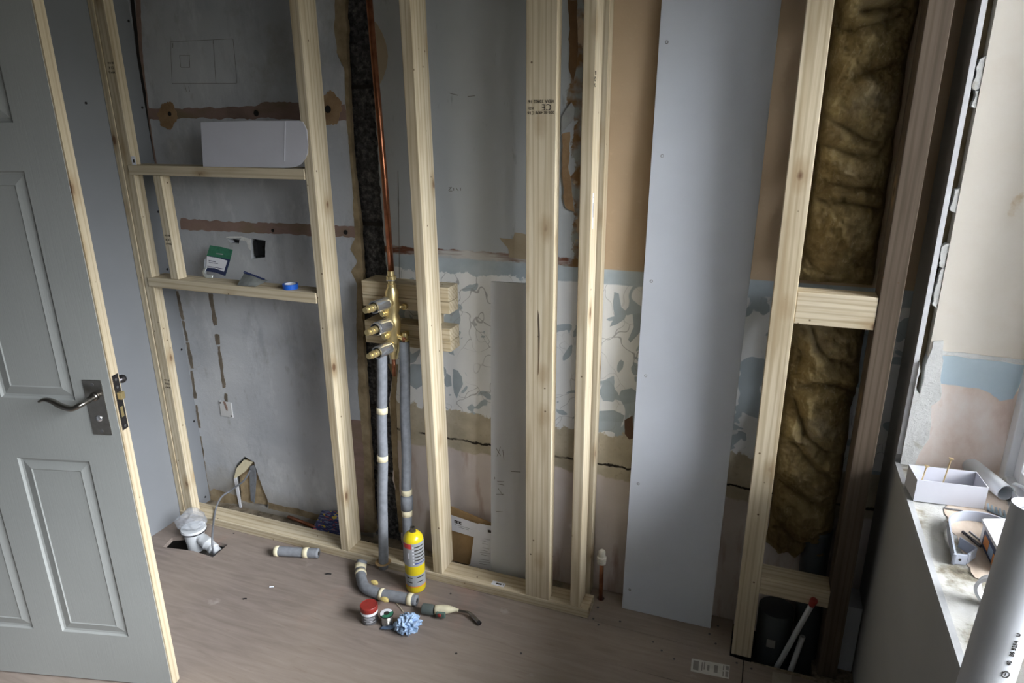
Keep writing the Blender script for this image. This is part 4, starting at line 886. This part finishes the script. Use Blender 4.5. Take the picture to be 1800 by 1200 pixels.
for z, a_, c_ in ((.070, -.9, -.3), (.072, .1, .9), (.052, .15, .8), (.050, -.9, -.35)): band('print', R_+.0006, z, z+.004, M['stamp'], fa+a_, fa+c_, t=.0003)
b = B(); lathe(b, gc+Vector((0, 0, H_-.002)), (0, 0, 1), [(.012, 0), (.012, .004), (.0095, .005), (.0095, .020), (.007, .021), (.006, .012)], 18); auto(obj('valve_neck', b, M['nickel'], GC), 40)
# red lidded tub
tc_ = onz(649, 1092, 0); tc_ = Vector((tc_.x, tc_.y+.006, 0))
TU = empty('flux_tub', tc_, 'small round black tub with a dusty red lid, beside the solder reel', 'tub')
b = B(); lathe(b, tc_, (0, 0, 1), [(.026, 0), (.029, .002), (.029, .046), (.028, .048)], 32); auto(obj('tub_body', b, M['tin'], TU), 40)
b = B(); lathe(b, tc_+Vector((0, 0, .038)), (0, 0, 1), [(.0296, 0), (.0300, .001), (.0300, .010), (.0296, .011)], 32); obj('white_ring', b, M['paper'], TU)
b = B(); lathe(b, tc_+Vector((0, 0, .0495)), (0, 0, 1), [(.0305, 0), (.0312, .001), (.0308, .018), (.029, .020), (.0285, .0185)], 36); auto(obj('red_lid', b, M['red'], TU), 40)
fb = math.atan2(-1.67, 1.19)
for z, a_, c_ in ((.030, -.8, .6), (.025, -.6, .8), (.019, -.8, .3), (.013, -.5, .7)): band('print', .0292, z, z+.0012, M['paper'], fb+a_, fb+c_, parent=TU, c=tc_, t=.0003)
sc_ = onz(680, 1098, 0); sc_.y += .004
SR = empty('solder_reel', sc_, 'small reel of silver solder wire with a green label, between red-lidded tub and blue towel', 'reel')
b = B(); lathe(b, sc_+Vector((0, 0, .0)), (0, 0, 1), [(.022, 0), (.022, .003)], 28); obj('flange', b, M['dark'], SR)
b = B(); lathe(b, sc_+Vector((0, 0, .043)), (0, 0, 1), [(.024, 0), (.0245, .002), (.024, .004)], 32); auto(obj('flange', b, M['dark'], SR), 40)
b = B(); lathe(b, sc_+Vector((0, 0, .003)), (0, 0, 1), [(.018+.0012*(i % 2), i*.0020) for i in range(21)], 28); obj('solder_wire', b, M['solder'], SR)
band('label', .010, .0472, .0476, M['paper'], .9, 4.2, parent=SR, c=sc_, t=.0125); band('green_label', .010, .0472, .0477, M['green'], -1.9, .8, parent=SR, c=sc_, t=.0125)
b = B(); lathe(b, sc_+Vector((0, 0, .0475)), (0, 0, 1), [(.008, 0), (.008, .0006)], 18); obj('hub_hole', b, M['void'], SR)
# blue paper towel
c0 = onz(716, 1098, .025)
b = B(); bmesh.ops.create_icosphere(b, subdivisions=6, radius=1)
for v in b.verts:
    p = v.co.copy(); wq = p+Vector((noise.noise(p*1.4), noise.noise(p*1.4+Vector((5, 0, 0))), noise.noise(p*1.4+Vector((0, 5, 0)))))*.55
    r1_ = abs(noise.noise(wq*1.7)); r2_ = abs(noise.noise(Vector((wq.x*4.5, wq.y*2.0, wq.z*2.5))+Vector((3, 1, 2)))); r3_ = abs(noise.noise(wq*6+Vector((1, 7, 2))))
    k = 1.14-.75*r1_-.50*r2_-.14*r3_
    v.co = Vector((p.x*.050, p.y*.042, p.z*.034))*k+Vector((c0.x+.006*p.z, c0.y+.004, .027)); v.co.z = max(v.co.z, .0012)
CLo = obj('paper_towel', b, M['cloth'], smooth=True); tag(CLo, 'crumpled blue paper towel on the floor right of the solder reel', 'paper towel')
b = B(); q = onz(683, 1103, 0); V_ = {}
for i in range(11):
    for j in range(7):
        u, v = i/10, j/6; V_[i, j] = b.verts.new((q.x-.026+.052*u+.006*v, q.y-.020+.026*v, .002+.014*u*(1-.3*v)+.004*noise.noise(Vector((u*5, v*5, 2)))+.004*v))
for i in range(10):
    for j in range(6): b.faces.new((V_[i, j], V_[i+1, j], V_[i+1, j+1], V_[i, j+1]))
bmesh.ops.solidify(b, geom=list(b.faces), thickness=.001); obj('corner_flap', b, M['cloth'], CLo, smooth=True)
# brazing torch lying on the floor
a0, a1, a2, a3, a4 = onz(742, 1069, .020), onz(770, 1073, .020), onz(800, 1072, .020), onz(824, 1076, .016), onz(842, 1094, .009)
TO = empty('blow_torch', Vector((a1.x, a1.y, 0)), 'hand blow torch with cream grip and bent burner tube lying on the floor', 'torch')
d = (a1-a0).normalized()
b = B(); lathe(b, a0, d, [(.015, 0), (.019, .003), (.0195, .035), (.017, .045)], 24); auto(obj('cylinder_collar', b, M['dark'], TO), 40); TO.children[0].active_material = plain('grey green grip', (.09,.11,.105), .6)
b = B(); tube(b, smoothpath([a1-d*.012+Vector((0, 0, .003)), (a1+a2)/2+Vector((0, 0, .004)), a2-d*.002+Vector((0, 0, .002)), a2+d*.012], 5), lambda t: .0155-.008*t+.003*math.sin(t*6), 16); obj('cream_housing', b, M['cream'], TO, smooth=True)
side = Vector((0, 0, 1)).cross(d).normalized()
if side.y > 0: side = -side
b = B(); obox(b, a1+side*.010-d*.002+Vector((0, 0, -.012)), d, side, (0, 0, 1), .034, .012, .020); obj('side_plate', b, plain('green plate', (.10,.16,.14), .5), TO, bevel=.003)
b = B(); lathe(b, a1+side*.0215+d*.012, side, [(.007, 0), (.007, .003), (.005, .005)], 18); obj('red_button', b, M['red'], TO, smooth=True)
b = B(); tube(b, smoothpath([a2+d*.006, a3-d*.006, a3+Vector((.006, -.003, -.001)), a4], 6), lambda t: .0048 if t < .68 else .0068, 14); obj('burner_tube', b, M['nickel'], TO, smooth=True)
b = B(); e_ = (a4-a3).normalized(); pipe(b, a4-e_*.004, e_, .0075, .0055, .010, 18); auto(obj('burner_tip', b, M['darkmetal'], TO), 40)
# magazine, short copper pipe behind the plate
MG = B(); c0 = ony(577, 918, 2.09); 
pts = [ony(x, y, Y) for x, y, Y in ((549, 932, 2.062), (606, 946, 2.062), (604, 902, 2.128), (566, 899, 2.128))]
for p in pts: p.z = max(p.z, .004)
v = [MG.verts.new(p) for p in pts]+[MG.verts.new(p+Vector((0, .001, .006))) for p in pts]
for f in ((0,3,2,1),(4,5,6,7),(0,1,5,4),(1,2,6,5),(2,3,7,6),(3,0,4,7)): MG.faces.new([v[i] for i in f])
tag(obj('leaflet', MG, M['mag']), 'dark blue glossy printed leaflet lying between the plate and the wall', 'leaflet')
b = B(); tube(b, [ony(507, 908, 2.10), ony(556, 927, 2.075)], .0078, 14); o = obj('pipe_offcut', b, M['copper'], smooth=True); tag(o, 'short dull copper pipe offcut lying on the rubble left of the blue leaflet', 'pipe')
o.location.z = max(o.location.z, -.004)
# brown board and papers leaning behind the plate
b = B(); pts = [ony(x, y, 2.105) for x, y in ((738, 915), (790, 903), (866, 925), (866, 1022), (735, 990))]
v0 = slab([(-1.150, -.005), (-1.105, .235), (-1.065, .245), (-.880, .205), (-.880, -.005)], [], 2.104, 2.110)
tag(obj('brown_board', v0, M['cardb']), 'brown ply offcut leaning on the wall behind the white papers', 'board offcut')
PA = empty('instruction_sheets', (-.95, 2.095, 0), 'white printed instruction sheets, folded open, leaning on the brown offcut', 'papers')
def pq(x, y, Y=2.094): r_ = ony(x, y, Y); return (r_.x, max(r_.z, .001))
b = slab([pq(788, 903), pq(842, 921), pq(836, 944), pq(834, 944), pq(788, 930)], [], 2.0935, 2.0945); obj('top_sheet', b, M['paper'], PA)
b = slab([pq(842, 919), pq(866, 924), pq(866, 1016), pq(824, 1008), pq(827, 990), pq(833, 944)], [], 2.0915, 2.0925); obj('page', b, M['paper'], PA)
for x, y in ((801, 916), (805, 917.5), (809, 918.5)):
    q = ony(x, y, 2.0934); b = B(); obox(b, (q.x-.0055, 2.0926, q.z-.007), (1, 0, -.05), (0, 0, 1), (0, 1, 0), .0105, .013, .0008); obj('logo_block', b, M['stamp'], PA, bevel=.0002)
q = ony(799.6, 916.5, 2.0925)
for s_, dx in (('C', 0), ('D', .0125), ('A', .0245)): text('logo_letter', s_, .010, (q.x-.002+dx, 2.0925, q.z-.0005-dx*.08), (1, 0, -.05), (0, 0, 1), M['paper'], PA)
b = B(); q = ony(861, 933.5, 2.0915); obox(b, (q.x-.008, 2.0908, q.z-.006), (1, 0, -.05), (0, 0, 1), (0, 1, 0), .015, .012, .0008); obj('logo_block', b, M['stamp'], PA)
b = B(); line(b, (799, 921), (830, 930), 2.0932, .0011); line(b, (806, 926), (824, 931), 2.0932, .0011)
for k in range(16):
    y = 946+k*4.0; x0 = 848-(k*.75)+random.choice((0, 1, 3)); x1 = 862-random.choice((0, 2, 5)); 
    if k in (3, 8, 12): continue
    line(b, (x0, y), (x1, y+2.6), 2.0912, .0009)
obj('print', b, plain('grey print', (.20,.21,.24), .7), PA)
# floor label and small debris
q = [onz(x, y, .0008) for x, y in ((1216, 1157), (1283, 1169), (1281, 1193), (1214, 1179))]
FLb = empty('floor_label', (q[0]+q[2])/2-Vector((0, 0, .0008)), 'white printed product label stuck on the ply before the narrow frame', 'label')
b = B(); v = [b.verts.new(p) for p in q]+[b.verts.new(p+Vector((0, 0, .0004))) for p in q]
for f in ((0,3,2,1),(4,5,6,7),(0,1,5,4),(1,2,6,5),(2,3,7,6),(3,0,4,7)): b.faces.new([v[i] for i in f])
obj('label_paper', b, plain('dusty label paper', (.50,.49,.46), .7), FLb)
b = B()
for (u0, v0_, u1, v1_) in ((.05,.12,.20,.85), (.27,.15,.30,.8), (.33,.1,.36,.7), (.42,.3,.48,.7), (.60,.2,.70,.75), (.83,.1,.86,.45), (.83,.55,.86,.9), (.90,.1,.98,.40), (.90,.50,.98,.9)):
    P4 = [q[0].lerp(q[1], u).lerp(q[3].lerp(q[2], u), vv)+Vector((0, 0, .0005)) for u, vv in ((u0, v0_), (u1, v0_), (u1, v1_), (u0, v1_))]
    v = [b.verts.new(p) for p in P4]; b.faces.new(v)
obj('print', b, plain('faded print', (.22,.21,.20), .8), FLb)
q = [onz(x, y, .0008) for x, y in ((1358, 1180), (1391, 1186), (1390, 1215), (1356, 1209))]
b = B(); v = [b.verts.new(p) for p in q]+[b.verts.new(p+Vector((0, 0, .0004))) for p in q]
for f in ((0,3,2,1),(4,5,6,7),(0,1,5,4),(1,2,6,5),(2,3,7,6),(3,0,4,7)): b.faces.new([v[i] for i in f])
tag(obj('floor_label', b, plain('brown dusty label', (.30,.27,.22), .7)), 'dusty brown square label on the ply at the narrow frame', 'label')
for i, (x, y) in enumerate([(1043,1087),(1090,1092),(1148,1128),(1163,1143),(1052,1098),(962,1072),(987,1071),(1247,1104+10),(1262,1100),(1258,1131),(1295,1165),(1321,1175),(792,1043),(916,1148),(480,1032),(498,897+1),(411,937),(1185,1158),(802,1148),(1051,1067)]):
    q = onz(x, y, 0)
    if q.y < 1.95 or q.x > -.49: b = B(); lathe(b, (q.x, q.y, -.001), (0, 0, 1), [(.0038, 0), (.0038, .0018), (.0018, .0012)], 10); obj('floor_screw', b, M['darkmetal'], FL)
for x, y, L, mt, lab in ((577, 1009, .022, M['dark'], 'tiny dark curled chip on the ply between the lagging offcut and the elbow'), (477, 1032, .014, M['paper'], 'tiny white plaster crumb on the ply below the lagging offcut'), (430, 1053, .012, M['darkmetal'], 'tiny dropped metal screw on the ply, farthest left of the specks')):
    q = onz(x, y, .002); b = B(); tube(b, smoothpath([q+Vector((-L/2, -.002, .001)), q+Vector((0, .002, .002)), q+Vector((L/2, .005, .001))], 4), .0025, 7); tag(obj('debris_chip', b, mt), lab, 'debris')
q0, q1 = onz(697, 1060, .003), onz(709, 1075, .003)
b = B(); tube(b, [q0, (q0+q1)/2+Vector((.002, 0, .002)), q1], .0013, 6); tag(obj('wood_sliver', b, M['cream']), 'thin pale wood sliver between lagging elbow and blue towel', 'debris')
b = B()
for k in range(70):
    x = random.uniform(-2.3, -.55); y = random.uniform(2.066, 2.13); s_ = random.uniform(.002, .008)
    u = Vector((random.random(), random.random(), random.random()*.3)).normalized(); w3 = Vector((0, 0, 1)); obox(b, (x, y, -.012), u, u.cross(w3).normalized(), w3, s_, s_, s_*.6)
o = obj('plaster_crumbs', b, M['dust'], loc=(-1.4, 2.09, -.012)); tag(o, 'loose plaster crumbs and dust behind the floor plate', 'debris', kind='stuff')
# ------------------------------------------------------------------ things on the window sill
c = [onz(1605, 881, ZS), onz(1729, 896, ZS)]
ux = (c[1]-c[0]).normalized(); uy = Vector((-ux.y, ux.x, 0)); W_, D_, Hb = (c[1]-c[0]).length, .082, .058
CB = empty('card_box', (c[0]+c[1])/2, 'open white card box holding two long screws, on the window sill', 'box'); zb = ZS+.002
b = B(); t_ = .0012
def ob(b, u0, v0, z0, a, c2, h): obox(b, c[0]+ux*u0+uy*v0+Vector((0, 0, zb-ZS+z0)), ux, uy, (0, 0, 1), a, c2, h)
ob(b, 0, 0, 0, W_, D_, t_)
obj('base', b, M['white'], CB)
for nm, ar in (('front_side', (0, 0, t_, W_, t_, Hb)), ('rear_side', (0, D_-t_, t_, W_, t_, Hb)), ('left_side', (0, t_, t_, t_, D_-2*t_, Hb)), ('right_side', (W_-t_, t_, t_, t_, D_-2*t_, Hb))):
    b = B(); ob(b, *ar); obj(nm, b, M['white'], CB)
for (u, v, top, lab) in ((.012, .022, .078, 'short gold screw standing in the near left corner of the white card box'), (.072, .050, .092, 'long gold screw leaning out of the middle of the white card box')):
    p = c[0]+ux*u+uy*v+Vector((0, 0, .006)); q = p+ux*.014+uy*(.012)+Vector((0, 0, top)); d = (q-p).normalized()
    root = empty('screw', p, lab, 'screw'); b = B(); tube(b, [p, q], .0018, 8); obj('shank', b, M['goldscrew'], root)
    b = B(); lathe(b, q-d*.003, d, [(.0022, 0), (.006, .004), (.006, .0055)], 12); obj('head', b, M['goldscrew'], root)
# white pipe lying on the sill behind the box
pa, pb = onz(1768, 866, ZS+.0225), onz(1700, 812, ZS+.0225)
d = (pb-pa).normalized(); b = B(); pipe(b, pa, d, .0205, .0185, .20, 36)
tag(auto(obj('waste_pipe', b, M['pvc']), 40), 'short wide white plastic pipe lying on the sill behind the card box', 'pipe')
# hooked plastic bracket end
b = B(); p = onz(1783, 850, ZS+.05); tube(b, smoothpath([p, p+Vector((.012, -.020, .004)), p+Vector((.035, -.055, .006)), p+Vector((.07, -.11, .0))], 5), lambda t: .0065, 12, flat=.6)
tube(b, [p+Vector((.07, -.11, 0)), p+Vector((.072, -.112, -.045))], .006, 10)
tag(obj('pipe_clip', b, M['pvc'], smooth=True), 'white plastic arm on the sill right beside the open mouth of the wide pipe', 'bracket')
# flat grey strap ring with a bracket foot
sp_ = [onz(1681, 985, ZS), onz(1675, 945, ZS), onz(1669, 920, ZS), onz(1678, 905, ZS), onz(1700, 899, ZS), onz(1735, 903, ZS), onz(1772, 918, ZS), onz(1795, 945, ZS), onz(1800, 980, ZS)]
top_px = [(1680, 975), (1674, 945), (1669, 915), (1674, 905), (1690, 899), (1715, 899), (1745, 905), (1778, 918), (1800, 935)]
P_ = smoothpath([onz(x, y, ZS+.026) for x, y in top_px]+[onz(1812, 965, ZS+.026), onz(1800, 1010, ZS+.026)], 8)
ST = empty('strap_bracket', (P_[0].x, P_[0].y, ZS), 'flat grey plastic strap bent in a ring with a drilled foot, on the sill', 'bracket')
def ribbon(P_, h, t, z0):
    b = B(); prev = None
    for i, p in enumerate(P_):
        d = (P_[min(i+1, len(P_)-1)]-P_[max(i-1, 0)]); d.z = 0; d.normalize(); n_ = Vector((-d.y, d.x, 0))*t/2
        r_ = [b.verts.new(Vector((p.x, p.y, z))+s_) for s_, z in ((-n_, z0), (n_, z0), (n_, z0+h), (-n_, z0+h))]
        if prev:
            for k in range(4): b.faces.new((prev[k], prev[(k+1) % 4], r_[(k+1) % 4], r_[k]))
        else: b.faces.new(r_)
        prev = r_
    b.faces.new(prev[::-1]); return b
auto(obj('strap', ribbon(P_, .025, .0035, ZS+.0015), M['strap'], ST), 40)
tri = [onz(x, y, ZS+.026) for x, y in ((1688, 944), (1716, 962), (1702, 974), (1697, 973))]
auto(obj('bracket_arm', ribbon([tri[0], tri[1], tri[1]+Vector((.001, -.001, 0)), tri[2]], .025, .003, ZS+.0015), M['strap'], ST), 40)
q = [onz(1676, 974, ZS+.026), onz(1702, 976, ZS+.026)]; d = (q[1]-q[0]).normalized()
b = B(); obox(b, (q[0].x, q[0].y, ZS+.0015), d, (-d.y, d.x, 0), (0, 0, 1), (q[1]-q[0]).length, .004, .025); ft = obj('drilled_foot', b, M['strap'], ST, bevel=.0012)
pc = (q[0]+q[1])/2; b = B(); lathe(b, Vector((pc.x, pc.y+.001, ZS+.014)), Vector((d.y, -d.x, 0)), [(.0028, 0), (.0028, .0018)], 12); obj('hole', b, M['void'], ft)
# drill bits lying inside the ring
for (a_, c_, r_, lab) in (((1692, 934), (1724, 960), .0042, 'long dark masonry drill bit lying on the sill inside the strap ring'), ((1700, 936), (1718, 950), .0030, 'shorter grey drill bit lying beside the long one inside the strap ring')):
    p, q = onz(*a_, ZS+.006), onz(*c_, ZS+.006); d = (q-p); n_ = 40; b = B()
    if r_ < .004: p.z = q.z = ZS+.006; p += Vector((.006, .006, 0)); q += Vector((.006, .006, 0))
    tube(b, [p+d*i/n_ for i in range(n_+1)], lambda t, r_=r_: r_*(.75+.25*math.sin(t*70)) if t < .7 else r_*.8, 8); tag(obj('drill_bit', b, M['darkmetal'] if r_ > .004 else M['screw'], smooth=True), lab, 'drill bit')
b = B(); p, q = onz(1660, 892.5, ZS+.004), onz(1692, 897.5, ZS+.004); tube(b, [p, q], .0022, 10); tag(obj('pencil_rod', b, M['screw']), 'thin silver rod on the sill along the near side of the card box', 'rod')
# plug strip
WP_ = empty('wall_plug_strip', onz(1760, 898, ZS), 'blue-grey strips of moulded wall plugs on the sill between strap and wide pipe', 'wall plugs')
p0_, p1_ = onz(1738, 897, ZS+.004), onz(1782, 916, ZS+.004); d = (p1_-p0_)/6
b = B(); tube(b, [p0_, p1_], .0022, 8); obj('sprue', b, M['plastgrey'], WP_)
for k in range(7):
    p = p0_+d*k; b = B(); tube(b, [p, p+Vector((.004, .028, .003))], lambda t: .0034*(1-.35*t), 8); obj('plug', b, M['plastgrey'], WP_, smooth=True)
# white tub with label, and tape roll
c1, c2 = onz(1729, 914, ZS+.055), onz(1773, 914, ZS+.055)
c3 = onz(1754, 960, ZS+.055)
ux = (c2-c1).normalized(); dv = (c3-c1); dv -= ux*dv.dot(ux); dv.normalize()
TB2 = empty('plastic_tub', c1+Vector((.03, -.03, -.055)), 'white rectangular tub with an orange and blue label, on the sill behind the standing pipe', 'tub')
def quad_tub(b, ins, z0, z1, inner=False):
    o_ = c1+ux*ins+dv*ins; pass
A0 = Vector((c1.x, c1.y, 0)); W2, D2 = .115, .085
e1 = (Vector((c3.x, c3.y, 0))-A0).normalized(); e2 = ux
b = B(); obox(b, A0+Vector((0, 0, ZS+.002)), e1, e2, (0, 0, 1), .125, .095, .046); obj('tub_body', b, M['tubwhite'], TB2, bevel=.004)
b = B(); obox(b, A0-e1*.003-e2*.003+Vector((0, 0, ZS+.048)), e1, e2, (0, 0, 1), .131, .101, .006); obj('lid', b, plain('translucent lid', (.62,.62,.65), .35), TB2, bevel=.002)
b = B(); L0 = A0-e1*.004-e2*.004+Vector((0, 0, ZS+.0545))
for o_, a_, w_ in ((L0, .133, .006), (L0+e2*.097, .133, .006)): obox(b, o_, e1, e2, (0, 0, 1), a_, w_, .003)
obox(b, L0, e1, e2, (0, 0, 1), .006, .103, .003); obj('lid_rim', b, M['pvc'], TB2, bevel=.001)
sd = -e2; 
def lab(u0, u1, z0, z1, mt, k): bb = B(); obox(bb, A0+e1*u0+sd*(.0006+.0003*k)+Vector((0, 0, ZS+z0)), e1, (0, 0, 1), e2, u1-u0, z1-z0, .0005); obj('label', bb, mt, TB2)
lab(.020, .110, .004, .044, M['navy'], 0); lab(.028, .060, .012, .036, M['orange'], 1); lab(.062, .090, .010, .034, plain('pale blue print', (.30,.42,.60), .5), 1); lab(.092, .110, .004, .030, M['orange'], 1)
c0 = onz(1736, 1058, ZS+.012); b = B()
TR2 = empty('tape_roll', (c0.x+.02, c0.y, ZS), 'white tape roll standing on edge on the sill beyond the standing pipe', 'tape')
c0 = onz(1744, 1046, ZS+.032)
pipe(b, (c0.x, c0.y, ZS+.034), (.5, .85, 0), .032, .025, .020, 40); auto(obj('white_tape', b, M['tubwhite'], TR2), 40)
# ------------------------------------------------------------------ the waste pipe standing by the sill, close to the camera
z_ = .645
def cz(x, y, k): d = ray(x, y); return CP+d*(k/d.dot(FW))
top = cz(1828, 893, .62); bot = cz(1731, 1200, .665); d = (bot-top).normalized()
SPp = empty('waste_pipe', top+d*(top.z/(-d.z)) , 'pale grey plastic pipe with printed text, standing upright by the sill', 'pipe')
Lp = top.z/(-d.z)-.002
b = B(); pipe(b, top, d, .0215, .0192, Lp, 48); auto(obj('tube', b, plain('pale grey pipe plastic', (.62,.65,.70), .32, 0, .5, .02, 6), SPp), 40)
nrm = (CP-(top+bot)/2); nrm -= d*nrm.dot(d); nrm.normalize(); sdv = d.cross(nrm).normalized()
if sdv.dot(RT) < 0: sdv = -sdv
ang = .62; nn = nrm*math.cos(ang)+sdv*math.sin(ang)
up_ = -d
text('printed_text', '40   BS 5254   U', .0052, top+d*.150+nn*.0216, up_, nn.cross(up_), M['stamp'], SPp)
lg_ = top+d*.160+nn*.0216; b = B(); pipe(b, lg_, nn, .0036, .0028, .0004, 24); obox(b, lg_-up_*.0015, up_, nn.cross(up_), nn, .003, .0006, .0004); obj('ring_mark', b, M['stamp'], SPp)
